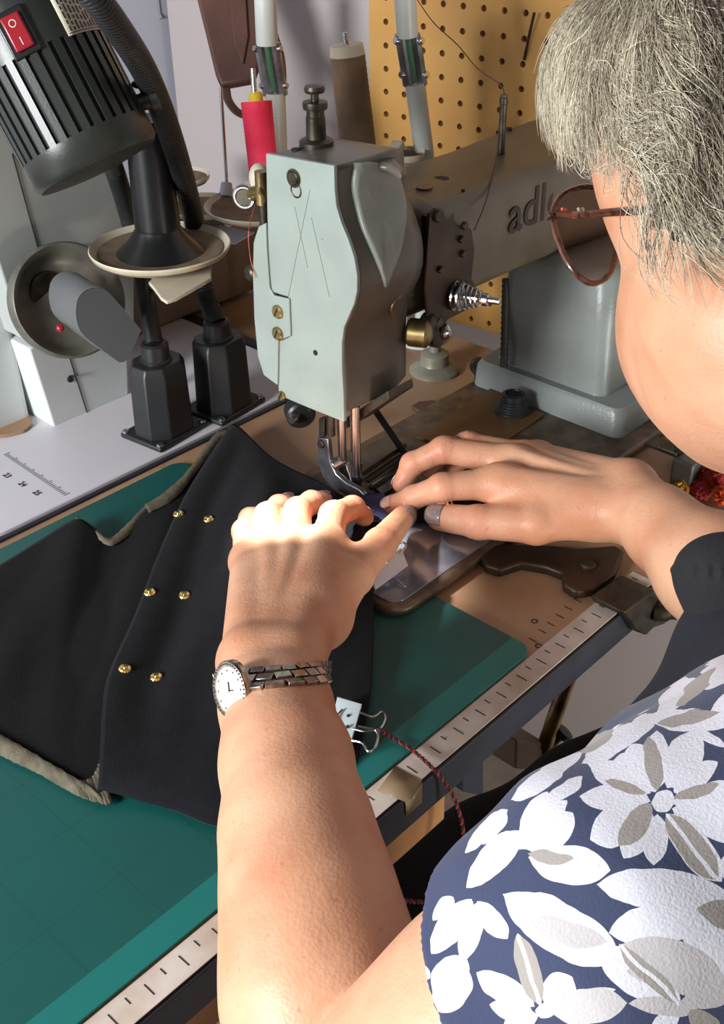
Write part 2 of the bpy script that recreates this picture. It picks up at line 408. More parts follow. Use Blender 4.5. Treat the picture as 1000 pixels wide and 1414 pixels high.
for k, (px, py) in enumerate([(735, 884), (748, 872), (760, 862), (772, 851), (784, 840), (796, 829), (847, 818), (862, 806), (875, 797)]):
    q = P(px, py, z=0); mb.box2((q[0], q[1] - .004, .0001), (q[0] + .0007, q[1] + .003, .0003))
for px, py in [(738, 858), (790, 822), (744, 892)]:
    q = P(px, py, z=0); mb.torus(q + V(0, 0, .0002), V(0, 0, 1), .0022, .0005, 10, 4)
tag(mb.build('scale_marks', M['ink'], tb, flat=True), kind='stuff')
# legs and under-table things
def tubepts(l): return [P(*p[:2], **p[2]) for p in l]
mb = MB(); mb.box2((-.9, -.2, -.75), (-.87, -.17, -.03)); mb.build('leg', M['black'], tb)
mb = MB(); mb.box2((-.9, .5, -.75), (-.87, .53, -.03)); mb.build('leg', M['black'], tb)
mb = MB(); mb.box2((.255, .4, -.75), (.285, .43, -.03)); mb.build('leg', M['black'], tb)
# bracket under the table's edge
q = P(895, 842, y=-.25)
br = thing('table_bracket', q, 'dark grey cast bracket bolted under the right end of the table edge', 'bracket')
mb = MB(); mb.prism([P(*p, y=-.262) for p in [(862, 846), (905, 815), (921, 838), (920, 862), (903, 868), (893, 878), (878, 872)]], V(0, .03, 0)); mb.build('casting', M['gun'], br, bevel=.002)
mb = MB(); c = P(905, 845, y=-.262); mb.lathe(c + V(0, .001, 0), V(.5, -1, .2), [(.008, 0), (.008, .009), (.006, .012), (.006, .018), (.0001, .018)], 20); mb.build('bolt', M['gun'], br, bevel=.0006)
# brass rod with holder under table
a = P(785, 935, y=-.16); c = P(752, 1032, y=-.16)
rd = thing('brass_rod', c, 'slanting aged brass rod below the table edge, rising out of a brown block', 'rod')
MB().cyl(a + (a - c) * .3, c, .0075).build('rod', M['brass'], rd)
mb = MB(); k0 = P(768, 1022, y=-.165); mb.lathe(k0, V(.4, -.3, .6), [(.004, -.02), (.007, -.016), (.007, -.006), (.004, -.003), (.004, .004), (.009, .007), (.009, .013), (.0001, .014)], 16); mb.build('thumb_knob', M['black'], rd)
mb = MB(); mb.prism([P(*p, y=-.16) for p in [(714, 1022), (757, 1027), (752, 1066), (712, 1062)]], V(0, .04, 0)); mb.build('block', mat('brown_block', (126, 108, 82), .6), rd, bevel=.002)
# pale boxes behind, under the table: steel stand rail and plywood shelf
tag(MB().prism([P(*p, y=.05) for p in [(640, 1046), (668, 1030), (668, 1100), (640, 1094)]], V(0, .02, 0)).build('stand_rail', mat('steel_blue_rail', (70, 76, 92), .4, .3), bevel=.002), 'blue-grey upright steel rail seen below the table edge', 'rail')
# packing tape over the table edge
def onedge(px, py): return P(px, py, y=TY0 - .0025)
tw = thing('packing_tape', P(560, 1085, z=0), 'strip of brown packing tape wrapped over the table edge and ruler', 'tape')
MB().add([P(521, 1092, z=.0013), P(546, 1058, z=.0013), P(583, 1078, z=.0013), P(562, 1108, z=.0013)], [(0, 1, 2, 3)]).build('top_strip', M['tapewrap'], tw, solid=.0003)
MB().add([onedge(560, 1108), onedge(583, 1080), onedge(583, 1108), onedge(561, 1128)], [(0, 1, 2, 3)]).build('hanging_strip', M['tapewrap'], tw, solid=.0003)

# cutting mat ------------------------------------------------------------
def rounded(x0, y0, x1, y1, r, z, n=6):
    out = []
    for cx_, cy_, a0 in ((x1 - r, y1 - r, 0), (x0 + r, y1 - r, 90), (x0 + r, y0 + r, 180), (x1 - r, y0 + r, 270)):
        for k in range(n + 1):
            t = math.radians(a0 + 90 * k / n); out.append(V(cx_ + r * math.cos(t), cy_ + r * math.sin(t), z))
    return out
mt = bpy.data.materials.new('cutting_mat_green'); mt.use_nodes = True
nt = mt.node_tree; NN = nt.nodes; LL = nt.links; bs = NN['Principled BSDF']; bs.inputs['Roughness'].default_value = .42
tc = NN.new('ShaderNodeTexCoord'); sep = NN.new('ShaderNodeSeparateXYZ'); LL.new(tc.outputs['Object'], sep.inputs[0])
def M1(op, a, b=None, c=None):
    n = NN.new('ShaderNodeMath'); n.operation = op
    for i, v in enumerate((a, b, c)):
        if v is None: continue
        if isinstance(v, (int, float)): n.inputs[i].default_value = v
        else: LL.new(v, n.inputs[i])
    return n.outputs[0]
band = M1('LESS_THAN', sep.outputs['Y'], -.214)
gx = M1('LESS_THAN', M1('ABSOLUTE', M1('SUBTRACT', M1('FRACT', M1('MULTIPLY', sep.outputs['X'], 20)), .5)), .008)
gy = M1('LESS_THAN', M1('ABSOLUTE', M1('SUBTRACT', M1('FRACT', M1('MULTIPLY', sep.outputs['Y'], 20)), .5)), .008)
gl = M1('MAXIMUM', gx, gy)
no = NN.new('ShaderNodeTexNoise'); no.inputs['Scale'].default_value = 9; no.inputs['Detail'].default_value = 8; LL.new(tc.outputs['Object'], no.inputs['Vector'])
no2 = NN.new('ShaderNodeTexNoise'); no2.inputs['Scale'].default_value = 45; no2.inputs['Detail'].default_value = 8; no2.inputs['Roughness'].default_value = .8; LL.new(tc.outputs['Object'], no2.inputs['Vector'])
rp = NN.new('ShaderNodeValToRGB'); LL.new(no.outputs['Fac'], rp.inputs[0]); rp.color_ramp.elements[0].color = (*lin((14, 70, 66)), 1); rp.color_ramp.elements[1].color = (*lin((19, 88, 82)), 1)
def mixc(f, a, b):
    n = NN.new('ShaderNodeMix'); n.data_type = 'RGBA'
    for i, v in ((0, f), (6, a), (7, b)):
        if isinstance(v, tuple): n.inputs[i].default_value = (*v, 1)
        elif isinstance(v, (int, float)): n.inputs[i].default_value = v
        else: LL.new(v, n.inputs[i])
    return n.outputs[2]
c = mixc(M1('MULTIPLY', gl, .5), rp.outputs[0], lin((12, 62, 58)))
c = mixc(band, c, lin((22, 108, 102)))
c = mixc(M1('GREATER_THAN', no2.outputs['Fac'], .735), c, lin((20, 50, 50)))
c = mixc(M1('GREATER_THAN', M1('SUBTRACT', 1.0, no2.outputs['Fac']), .745), c, lin((96, 150, 140)))
LL.new(c, bs.inputs['Base Color'])
mb = MB(); mb.prism(rounded(-.66, -.233, -.058, .158, .012, .0003), V(0, 0, .0026))
tag(mb.build('cutting_mat', mt, bevel=.0005), 'large green self-healing cutting mat with faint grid lying on the table', 'mat')

# pale plate of the second machine ----------------------------------------
pl = thing('extension_plate', (-.1, .3, 0), 'pale lavender-grey extension plate with printed scale, behind the cutting mat', 'plate')
pts = rounded(-.262, .172, .14, .52, .035, .0005); mb = MB(); mb.prism(pts, V(0, 0, .006)); mb.build('plate', M['lav'], pl, bevel=.0012)
mb = MB(); mb.prism(rounded(-.5, .168, .16, .53, .02, .0001), V(0, 0, .0028)); mb.build('dark_tray', M['edge'], pl, bevel=.0006)
mb = MB(); a = P(5, 628, z=.0067); c = P(88, 684, z=.0067)
for k in range(36):
    q = a + (c - a) * k / 35; dd = unit(c - a); pp = V(-dd[1], dd[0], 0); L = .006 if k % 5 == 0 else .0038
    mb.prism([q, q + dd * .0006, q + dd * .0006 + pp * L, q + pp * L], V(0, 0, .0002))
tag(mb.build('tick_marks', M['ink'], pl, flat=True), kind='stuff')
for t, px, py in (('23', 3, 656), ('24', 24, 668), ('25', 44, 680)):
    text_mesh('scale_number', t, .008, P(px, py, z=.0067), unit(c - a), V(unit(c - a)[1] * -1, unit(c - a)[0], 0), M['ink'], pl)

# ================================================================== MAIN SEWING MACHINE
sm = thing('sewing_machine', (.1, 0, 0), 'old grey-green industrial sewing machine with flatbed arm, chipped paint and steel needle bars', 'sewing machine')
XP = -.03
def fp(px, py, x=XP): return P(px, py, x=x)
plate_px = [(367, 212), (461, 229), (462, 262), (464, 284), (471, 308), (481, 332), (489, 356), (493, 380), (493, 402), (489, 420), (482, 436), (475, 452), (472, 475), (472, 510), (474, 545), (475, 583),
            (430, 565), (385, 546), (383, 510), (382, 472), (399, 466), (398, 410), (375, 403), (371, 360), (369, 300)]
mb = MB(); mb.prism([fp(*p) for p in plate_px], V(.0035, 0, 0)); mb.build('face_plate', M['paint'], sm, bevel=.0007)
# head casting behind the plate
hp = [(369, 214), (462, 231), (464, 262), (466, 286), (473, 310), (483, 334), (491, 358), (495, 382), (495, 404), (491, 422), (484, 438), (477, 454), (474, 477), (474, 512), (476, 545), (476, 572),
      (430, 553), (388, 534), (385, 480), (380, 400), (374, 340), (371, 280)]
base = [fp(*p, x=XP + .0035) for p in hp]
cy_, cz_ = .03, .18
def sec(x, grow, dz0, pts=base):
    out = []
    for p in pts:
        y = p[1] - (grow if p[1] < .04 else 0); z = p[2]
        if z < .1 and p[1] < .04: z = z
        out.append(V(x, y, z))
    return out
secs = [(XP + .0035, 0), (XP + .02, .0015), (XP + .04, .003), (XP + .06, .003), (XP + .078, .0), (XP + .088, -.006)]
G = []
for i, (x, g) in enumerate(secs):
    s_ = sec(x, g, 0)
    k = 1 - .035 * max(0, i - 3) ** 1.6
    s_ = [V(x, cy_ + (p[1] - cy_) * k, cz_ + (p[2] - cz_) * k) for p in s_]
    G.append(s_)
mb = MB(); n = len(base); vs = [p for s_ in G for p in s_]
fs = [(i * n + j, i * n + (j + 1) % n, (i + 1) * n + (j + 1) % n, (i + 1) * n + j) for i in range(len(G) - 1) for j in range(n)] + [tuple(range(n)), tuple((len(G) - 1) * n + j for j in range(n))]
mb.add(vs, fs); mb.build('head', M['paint_shaded'], sm, bevel=.003, sharp=50)
# raised leaf-shaped cheek on the head's side, its paler paint a painted-in highlight
sh = [(492, 226), (520, 224), (548, 240), (560, 268), (562, 300), (556, 340), (545, 372), (534, 398), (528, 380), (516, 350), (502, 318), (494, 290), (488, 258)]
yy = base[2][1]
prof_z = [p[2] for p in base[1:16]][::-1]; prof_y = [p[1] for p in base[1:16]][::-1]
def onside(px, py, off):
    y = yy
    for _ in range(6): y = float(np.interp(P(px, py, y=y)[2], prof_z, prof_y)) - off
    return P(px, py, y=y)
cheek = [onside(*p, .0035) for p in catmull([V(*p) for p in sh] + [V(*sh[0])], 3)[:-1]]
mb = MB(); c2 = [p for p in catmull([V(*p) for p in sh] + [V(*sh[0])], 3)[:-1]]; cm = V(530, 300); cheek2 = [onside(*(cm + (p - cm) * .93), .0050) for p in c2]; cheek3 = [onside(*(cm + (p - cm) * .80), .0054) for p in c2]; cheek4 = [onside(*(cm + (p - cm) * .45), .0054) for p in c2]
n = len(cheek); mb.add([p + V(0, .006, 0) for p in cheek] + cheek + cheek2 + cheek3 + cheek4 + [onside(530, 300, .0054)], [(r * n + i, r * n + (i + 1) % n, (r + 1) * n + (i + 1) % n, (r + 1) * n + i) for r in range(4) for i in range(n)] + [(4 * n + i, 4 * n + (i + 1) % n, 5 * n) for i in range(n)])
mb.build('highlight_boss', mat('machine_paint_highlight', (150, 158, 148), .36, rgb2=(132, 136, 126), vscale=14, bump=.15, bscale=260), sm, sharp=80)
# screws and openings on the plate
def hole(c, ax, r, m=M['slot'], name='screw_hole', parent=sm, h=.0006, sx=1.): mb = MB(); mb.lathe(c, ax, [(r, -.002), (r, h), (.0001, h)], 20, sx=sx); return mb.build(name, m, parent)
nx = V(-1, 0, 0)
q = fp(406, 246); mb = MB(); mb.lathe(q, nx, [(.0068, -.001), (.0068, .0008), (.0055, .0009), (.0055, .0004), (.0001, .0004)], 24); mb.build('screw_recess', M['gun'], sm)
mb = MB(); mb.torus(fp(409, 263), nx, .005, .0007); mb.build('keyhole_rim', M['gun'], sm); s1 = screw('screw', q, nx, .0052, M['gun'], sm, .002)
for px, py in ((387, 429), (387, 459), (390, 546)):
    q = fp(px, py); s1 = screw('screw', q + nx * (.002 if py < 500 else 0), nx, .0056 if py < 500 else .0042, M['brass'], sm, .0028)
    MB().box(q + nx * (.0049 if py < 500 else .0029), (.0006, .0011, .008), (nx, unit(V(0, 1, .5)), unit(V(0, -.5, 1)))).build('screw_slot', M['slot'], s1, flat=True)
MB().box(q, (.002, .001, .001)).build('rivet', M['brass'], sm)
hole(fp(436, 487), nx, .0022); hole(fp(428, 572, XP) + V(0, 0, .004), nx, .0012)
gp = [(357, 313), (367, 308), (368, 340), (372, 398), (378, 408), (399, 413), (401, 464), (384, 471), (383, 532), (376, 527), (364, 518), (356, 492), (351, 440), (349, 380), (350, 334)]
mb = MB(); mb.prism([fp(*p, x=XP - .002) for p in gp], V(.002, 0, 0)); mb.build('finger_guard', M['paint'], sm, bevel=.0006)
# scratches
mb = MB()
for a, c in (((428, 262), (392, 440)), ((407, 285), (425, 370)), ((430, 300), (455, 410)), ((393, 443), (388, 470))):
    mb.tube([fp(*a, x=XP - .0001), fp(*c, x=XP - .0001)], .00022, 5)
mb.build('scratches', mat('scratch_grey', (110, 112, 100), .6), sm)
# clamp with ring on the left side of the head
c0 = fp(338, 272, x=XP + .012); c1 = fp(368, 262, x=XP + .012)
mb = MB(); mb.torus(c0, V(-.8, -.45, 0), .0078, .0022, 28, 10); mb.lathe(c0, V(-.8, -.45, 0), [(.0095, -.010), (.0095, -.001), (.0001, -.001)], 26); mb.build('clamp_ring', M['steel'], sm)
MB().cyl(c0, c0 + unit(V(-.8, -.45, 0)) * .0015, .0062).build('ring_plug', M['bedmetal'], sm)
mb = MB(); mb.cyl(c0 + V(0, -.006, 0) + V(.003, 0, .003), c1 + V(0.0, 0, 0), .0055); mb.cyl(c1 + V(0, .005, -.012), c1 + V(0, .005, .013), .005); mb.build('clamp_arm', M['brass'], sm)
MB().cyl(c1 + V(0, .004, -.03), c1 + V(0, .004, -.01), .0042).build('clamp_stem', M['gun'], sm)
mb = MB(); mb.ell(fp(358, 245, x=XP + .02), (.008, .008, .011)); mb.build('cap_nut', M['dish'], sm)
mb = MB(); c = fp(344, 378, x=XP + .01); mb.lathe(c, V(-.9, .2, 0), [(.0065, -.012), (.0065, 0), (.005, .0015), (.0001, .0015)], 18); mb.build('side_knob', M['gun'], sm)
# top knob stack
tc_ = P(437, 197, x=.012); tz_ = tc_[2]
mb = MB(); mb.lathe(tc_ + V(0, 0, -.006), V(0, 0, 1), [(.0105, 0), (.0128, .001), (.0128, .0075), (.0105, .009), (.0075, .0095), (.0075, .0105), (.0072, .0245), (.0066, .0255), (.0066, .030), (.009, .0305), (.0094, .033), (.009, .0355), (.003, .036), (.003, .0415), (.007, .042), (.0078, .0440), (.007, .0465), (.0001, .0472)], 32)
mb.build('pressure_knob', M['gun'], sm, sharp=25)
for px, py, r in ((409, 212, .0034), (475, 212, .0036), (492, 217, .0016), (478, 224, .0012)):
    q = P(px, py, z=base[0][2] - .002); hole(q + V(0, 0, .003), V(0, 0, 1), r)
# top cover of the head, rounding to the rear
topz = base[0][2]
tp_px = [(367, 211), (461, 228), (500, 224), (535, 226), (554, 238), (562, 232), (545, 214), (520, 204), (470, 202), (420, 203)]
mb = MB(); mb.prism([P(px, py, z=topz - .001) for px, py in tp_px], V(0, 0, -.007)); mb.build('top_cover', M['paint_shaded'], sm, bevel=.003)
# arm: rounded tapering box running to the column
def rbox(x, y0, y1, z0, z1, r, n=5):
    out = []
    for cy2, cz2, a0 in ((y1 - r, z1 - r, 0), (y0 + r, z1 - r, 90), (y0 + r, z0 + r, 180), (y1 - r, z0 + r, 270)):
        for k in range(n + 1):
            t = math.radians(a0 + 90 * k / n); out.append(V(x, cy2 + r * math.cos(t), cz2 + r * math.sin(t)))
    return out
def loft(secs, cap=True):
    n = len(secs[0]); mb = MB(); vs = [p for s_ in secs for p in s_]
    fs = [(i * n + j, i * n + (j + 1) % n, (i + 1) * n + (j + 1) % n, (i + 1) * n + j) for i in range(len(secs) - 1) for j in range(n)]
    if cap: fs += [tuple(range(n)), tuple((len(secs) - 1) * n + j for j in range(n))]
    return mb.add(vs, fs)
arm = [rbox(.02, -.012, .075, .15, .262, .014), rbox(.055, -.014, .076, .148, .256, .014), rbox(.085, -.018, .074, .150, .242, .012), rbox(.2, -.02, .074, .150, .2385, .012), rbox(.26, -.022, .08, .148, .238, .014), rbox(.33, -.03, .085, .14, .238, .016), rbox(.40, -.04, .085, .05, .236, .016)]
loft(arm).build('arm', mat('arm_paint', (108, 98, 82), .38, rgb2=(90, 80, 66), vscale=16, bump=.2, bscale=200, wear=(74, 60, 46), wearscale=60, wearamt=.72), sm, sharp=50)
for px, py, r, m in ((609, 247, .0068, M['slot']), (586, 258, .0068, M['brownplate']), (703, 177, .003, M['slot']), (640, 262, .0015, M['slot'])):
    q = P(px, py, z=.2402 if px > 600 else .2430); hole(q, V(0, 0, 1), r, m, h=.0004)
# brand lettering
o_ = P(701, 324, y=-.0205); e_ = P(768, 292, y=-.0205)
t_ = text_mesh('brand_lettering', 'adler', .047, o_ + V(0, -.0006, 0), V(1, 0, 0), V(0, 0, 1), M['letter'], sm, .0002, .009)
# thread pin on arm
c = P(692, 212, z=.2385); tp_ = P(697, 124, y=c[1])
pn = MB(); pn.lathe(c - V(0, 0, .002), V(0, 0, 1), [(.0035, 0), (.0035, .004), (.0032, .0045), (.0032, .044), (.0037, .0445), (.0037, .049), (.0028, .0495), (.0028, .052), (.0001, .0525)], 18)
pn.build('thread_pin', M['gun'], sm)
PT = c + V(0, 0, .048)
# column and base
col = lambda z, x0, y0, x1, y1, r: [V(p[0], p[1], z) for p in rounded(x0, y0, x1, y1, r, z)]
loft([col(.03, .236, -.095, .42, .032, .012), col(.045, .238, -.093, .42, .030, .012), col(.10, .24, -.09, .42, .030, .014), col(.142, .242, -.087, .42, .030, .015), col(.148, .246, -.083, .42, .028, .015), col(.151, .254, -.075, .41, .022, .012)]).build('column', M['paint_col'], sm, sharp=50)
loft([col(.0004, .222, -.124, .46, .048, .010), col(.03, .224, -.122, .455, .046, .010), col(.036, .228, -.118, .45, .043, .010)]).build('column_base', M['paint_col'], sm, sharp=40)
# corrugated hose beside column
a = P(699, 384, x=.245); c = P(696, 507, x=.225)
mb = MB(); nn = 34; mb.tube([a + (c - a) * k / nn for k in range(nn + 1)], [.0042 if k % 2 else .0033 for k in range(nn + 1)], 12); mb.build('corrugated_hose', M['hose'], sm, sharp=70)
# bed
bed = rounded(-.102, -.142, .36, .05, .02, .0012); mb = MB(); mb.prism(bed, V(0, 0, .0085)); mb.build('bed', mat('bed_rim', (120, 102, 84), .4, .5, rgb2=(84, 70, 58), vscale=60, bump=.3), sm, bevel=.003)
BZ = .0098
mb = MB(); mb.prism(rounded(-.094, -.134, .03, -.045, .012, BZ - .0005), V(0, 0, .0012)); mb.build('polished_bed_plate', mat('polished_plate', (168, 176, 190), .16, .55, rgb2=(104, 112, 128), vscale=22, bump=.15, bscale=40), sm, bevel=.0004)
mb = MB(); mb.prism(rounded(-.094, -.043, .09, .04, .004, BZ - .0005), V(0, 0, .001)); mb.build('rear_bed_plate', M['bedmetal'], sm, bevel=.0004)
bp_ = [P(*p, z=.0125) for p in [(575, 602), (640, 560), (690, 528), (732, 560), (752, 572), (690, 612), (655, 625)]]
mb = MB(); mb.prism(bp_, V(0, 0, -.003)); mb.build('slide_plate', M['brownplate'], sm, bevel=.0005)
c = P(708, 566, z=.013); mb = MB(); mb.lathe(c, V(0, 0, 1), [(.017, 0), (.017, .002), (.0155, .0025), (.0155, .004), (.0145, .0045), (.0145, .0065), (.0135, .007), (.0135, .009), (.0125, .0095), (.0125, .0115), (.011, .012), (.011, .017), (.008, .018), (.0075, .0165), (.0001, .0165)], 32); mb.build('ribbed_knob', M['black'], sm, sharp=25)
# feed details near the needle
mb = MB()
for (a, c, r) in (((508, 665), (568, 622), .0016), ((512, 675), (575, 632), .0016), ((500, 655), (560, 615), .002)):
    mb.tube([P(*a, z=.014), P(*c, z=.014)], r, 8)
mb.build('feed_rails', M['gun'], sm)
mb = MB(); mb.prism([P(*p, z=.013) for p in [(512, 668), (540, 652), (556, 664), (528, 682)]], V(0, 0, -.002)); mb.build('throat_plate', M['brushed'], sm, bevel=.0004)
# lifter bar from the head to the bed
a = P(518, 566, x=.04); c = P(556, 622, z=.014); mb = MB(); mb.tube([a, (a + c) / 2, c], .0065, 4, flat=.5); mb.build('lifter_bar', M['black'], sm, bevel=.0006)
mb = MB(); mb.prism([P(*p, x=.0) for p in [(476, 578), (535, 540), (537, 552), (478, 592)]], V(.03, 0, 0)); mb.build('head_underside', M['bedmetal'], sm, bevel=.001)
# needle bars
def vbar(px, y0, y1, r, x, m, name, seg=20):
    a = P(px, y0, x=x); c = P(px, y1, x=x); c = V(a[0], a[1], c[2]); return MB().cyl(a, c, r, seg=seg).build(name, m, sm)
vbar(490, 560, 655, .0042, -.006, M['steel'], 'presser_bar'); vbar(471, 560, 640, .0036, -.010, M['steel'], 'needle_bar'); vbar(456, 560, 600, .0035, -.014, M['gun'], 'vibrating_bar')
pf = [(438, 604), (452, 606), (454, 625), (456, 640), (464, 655), (478, 667), (496, 676), (503, 684), (480, 684), (462, 676), (446, 660), (439, 640)]
mb = MB(); mb.prism([P(*p, x=-.016) for p in pf], V(.005, 0, 0)); mb.build('presser_foot', M['brushed'], sm, bevel=.0008)
mb = MB(); mb.prism([P(*p, x=-.006) for p in [(466, 645), (478, 640), (486, 672), (480, 684), (474, 676)]], V(.004, 0, 0)); mb.prism([P(*p, x=-.004) for p in [(486, 645), (497, 640), (496, 672), (490, 682), (484, 676)]], V(.004, 0, 0)); mb.build('inner_foot', M['steel'], sm, bevel=.0008)
a = P(460, 643, x=-.016); c = P(475, 634, x=-.008); mb = MB(); mb.cyl(a, c, .005); mb.build('needle_clamp_screw', M['steel'], sm, bevel=.0006)
screw('screw', P(444, 613, x=-.0165), nx, .0036, M['gun'], sm)
MB().cyl(P(482, 670, x=-.008), P(484, 692, x=-.008), .001, .0004).build('needle', M['steel'], sm)
mb = MB(); mb.prism([P(*p, x=-.018) for p in [(440, 578), (448, 578), (447, 604), (440, 606)]], V(.006, 0, 0)); mb.build('foot_hinge', M['gun'], sm, bevel=.0006)
c = P(416, 574, x=.01); mb = MB(); mb.lathe(c, V(-.5, -.8, -.1), [(.013, -.012), (.013, 0), (.011, .002), (.0001, .002)], 24); mb.build('lower_cap', M['black'], sm)
c = P(405, 578, x=.0); mb = MB(); mb.lathe(c, V(-.9, -.4, 0), [(.0045, -.006), (.0045, .002), (.003, .004), (.0001, .004)], 18); mb.build('lower_screw', M['steel'], sm)
# tension bracket on the arm's front
yb = -.03
tpx = [(594, 296), (603, 287), (614, 290), (618, 306), (652, 316), (656, 345), (652, 385), (660, 400), (652, 425), (622, 440), (612, 448), (592, 440), (588, 400), (591, 340)]
mb = MB(); mb.prism([P(*p, y=yb) for p in tpx], V(0, .004, 0)); mb.build('tension_bracket', mat('bracket_brown', (78, 64, 50), .4, .6, rgb2=(54, 44, 36), vscale=30), sm, bevel=.0012)
mb = MB(); mb.prism([P(*p, y=yb + .004) for p in [(596, 300), (650, 318), (650, 410), (600, 430)]], V(0, .012, 0)); mb.build('bracket_mount', M['gun'], sm, bevel=.002)
ny = V(0, -1, 0)
for px, py, r in ((604, 297, .0055), (640, 311, .0035), (636, 330, .003), (607, 372, .003), (638, 350, .003), (642, 395, .004)):
    screw('screw', P(px, py, y=yb), ny, r, M['gun'], sm, .003)
c = P(628, 408, y=yb); ax = unit(P(680, 408, d=np.linalg.norm(P(680, 408, y=-.06) - CAM)) - c); ax = unit(V(.35, -1, .02))
mb = MB(); mb.lathe(c, ax, [(.0125, 0), (.0125, .0015), (.011, .002), (.005, .0025), (.005, .004), (.012, .0045), (.012, .006), (.005, .0065)], 32); mb.build('tension_discs', M['steel'], sm, sharp=30)
u, v, w = frame_of(ax); hx = []
for k in range(110):
    t = k / 109; r = .0108 - .0052 * t; hx.append(c + ax * (.007 + .016 * t) + u * (r * math.cos(t * 2 * PI * 4.5)) + v * (r * math.sin(t * 2 * PI * 4.5)))
MB().tube(hx, .0009, 7).build('tension_spring', M['steel'], sm)
mb = MB(); mb.lathe(c, ax, [(.003, 0), (.003, .024), (.0052, .0243), (.0052, .0285), (.0028, .029), (.0028, .038), (.0001, .0385)], 20); mb.build('tension_spindle', M['steel'], sm)
# rollers below bracket
for px, py, r, m, ax2, L in ((604, 459, .0125, 'gun', (.25, -1, 0), .004), (610, 457, .0065, 'steel', (.25, -1, 0), .008), (580, 460, .0115, 'brass', (.5, -1, 0), .010), (592, 452, .0115, 'gun', (.4, -1, 0), .006)):
    c = P(px, py, y=-.028); mb = MB(); mb.lathe(c, V(*ax2), [(r * .85, -L), (r, -L * .8), (r, L * .6), (r * .8, L * .8), (r * .4, L), (.0001, L)], 26); mb.build('roller', M[m], sm, sharp=30)
hole(P(611, 456, y=-.037), ny, .0022, h=.0005)
mb = MB(); mb.cyl(P(546, 405, y=-.03), P(546, 405, y=-.016), .005); mb.build('guide_stud', M['brass'], sm)
MB().tube([P(541, 398, y=-.03), P(546, 412, y=-.031), P(541, 425, y=-.03), P(543, 436, y=-.028)], .0011, 8, smooth=4).build('thread_hook', M['brass'], sm)
mb = MB(); mb.prism([P(*p, y=-.022) for p in [(545, 398), (572, 380), (578, 392), (572, 412), (552, 415)]], V(0, .008, 0)); mb.build('guide_plate', M['gun'], sm, bevel=.001)
MB().cyl(P(648, 405, y=-.02), P(575, 470, y=-.02), .0035).build('link_rod', M['gun'], sm)
# lug bolted at bed front right
lg = [(668, 757), (690, 750), (760, 752), (800, 756), (850, 752), (862, 760), (850, 790), (820, 812), (795, 816), (778, 806), (776, 790), (755, 782), (720, 776), (690, 786), (670, 780), (664, 768)]
mb = MB(); mb.prism([P(*p, z=.009) for p in lg], V(0, 0, -.0088)); mb.build('bed_hinge_lug', mat('lug_dark', (72, 56, 42), .45, .5, rgb2=(56, 42, 32), vscale=40, bump=.2), sm, bevel=.0025)
screw('bolt', P(812, 782, z=.009), V(0, 0, 1), .006, M['gun'], sm, .003)

# ================================================================== BACKGROUND THINGS
# taupe box behind the machines, standing in for the shaded lower wall
mb = MB(); mb.box2((-.005, .392, .0075), (.262, .50, .098)); tag(mb.build('wall_shade_box', mat('taupe_wall_shade', (126, 106, 92), .6, rgb2=(112, 92, 80), vscale=8), bevel=.002), 'taupe box under the thread dishes standing in for the shaded lower wall', 'box')
tag(MB().prism([P(*p, z=.1002) for p in [(303, 312), (352, 322), (324, 338), (296, 330)]], V(0, 0, .001)).build('paper_card', M['wall2'], flat=True), 'bluish white slip of card on the box between the thread dishes', 'card')

def dish(c, r, label, pad=True, seg=56, foot=0., bent=None):
    t = thing('thread_dish', c, label, 'thread stand dish', 'dishes of the thread stand')
    mb = MB(); mb.lathe(c, V(0, 0, 1), [(.0001, -.004), (r * .7, -.004), (r * .97, .002), (r, .006), (r * .985, .0072), (r * .955, .006), (r * .9, .0025), (r * .6, -.0018), (.0001, -.002)], seg, caps=False); mb.build('dish', M['dish'], t, sharp=60)
    if pad: mb = MB(); mb.lathe(c, V(0, 0, 1), [(.0001, -.0025), (r * .88, -.0015), (r * .88, .0035), (r * .80, .0035), (r * .5, .0002), (.0001, .0002)], seg, caps=False); mb.build('felt_pad', M['feltpad'], t, sharp=60)
    (MB().tube([c - V(0, 0, .0035)] + bent, .0036, smooth=4) if bent else MB().cyl(V(c[0], c[1], foot), c - V(0, 0, .0035), .0036)).build('post', M['pole'], t)
    return t
d1 = P(222, 349, d=.98); d2 = P(361, 289, d=1.22); d3 = P(277, 290, d=1.27); d4 = P(252, 249, d=1.4); d5 = P(561, 219, d=1.12); d6 = P(501, 232, d=1.13)
D1 = dish(d1, .0605, bent=[P(208, 420, d=1.07), P(212, 500, d=1.10), P(216, 545, z=.0066)], label='large cream thread dish carrying the black thread cone, nearest of the dishes')
dish(d2, .0605, 'cream thread dish partly hidden behind the ringed clamp of the machine head')
dish(d3, .040, foot=.0, label='dark-padded thread dish just behind the gooseneck, left of the clamp dish')
dish(d4, .034, 'small far thread dish seen behind the upper gooseneck')
dish(d5, .0185, 'small cream dish behind the machine head at the foot of the right pole')
dish(d6, .024, 'small dish carrying the brown thread spool behind the machine head')
mb = MB(); a = P(561, 219, d=1.119) + V(0, 0, .006); mb.box(a + V(-.012, .004, .004), (.022, .012, .008), (unit(V(1, .3, .4)), unit(V(-.3, 1, 0)), unit(V(-.4, 0, 1)))); tag(mb.build('cream_block', M['cream'], bevel=.0015), 'small cream plastic block lying tilted on the dish behind the machine head', 'block')
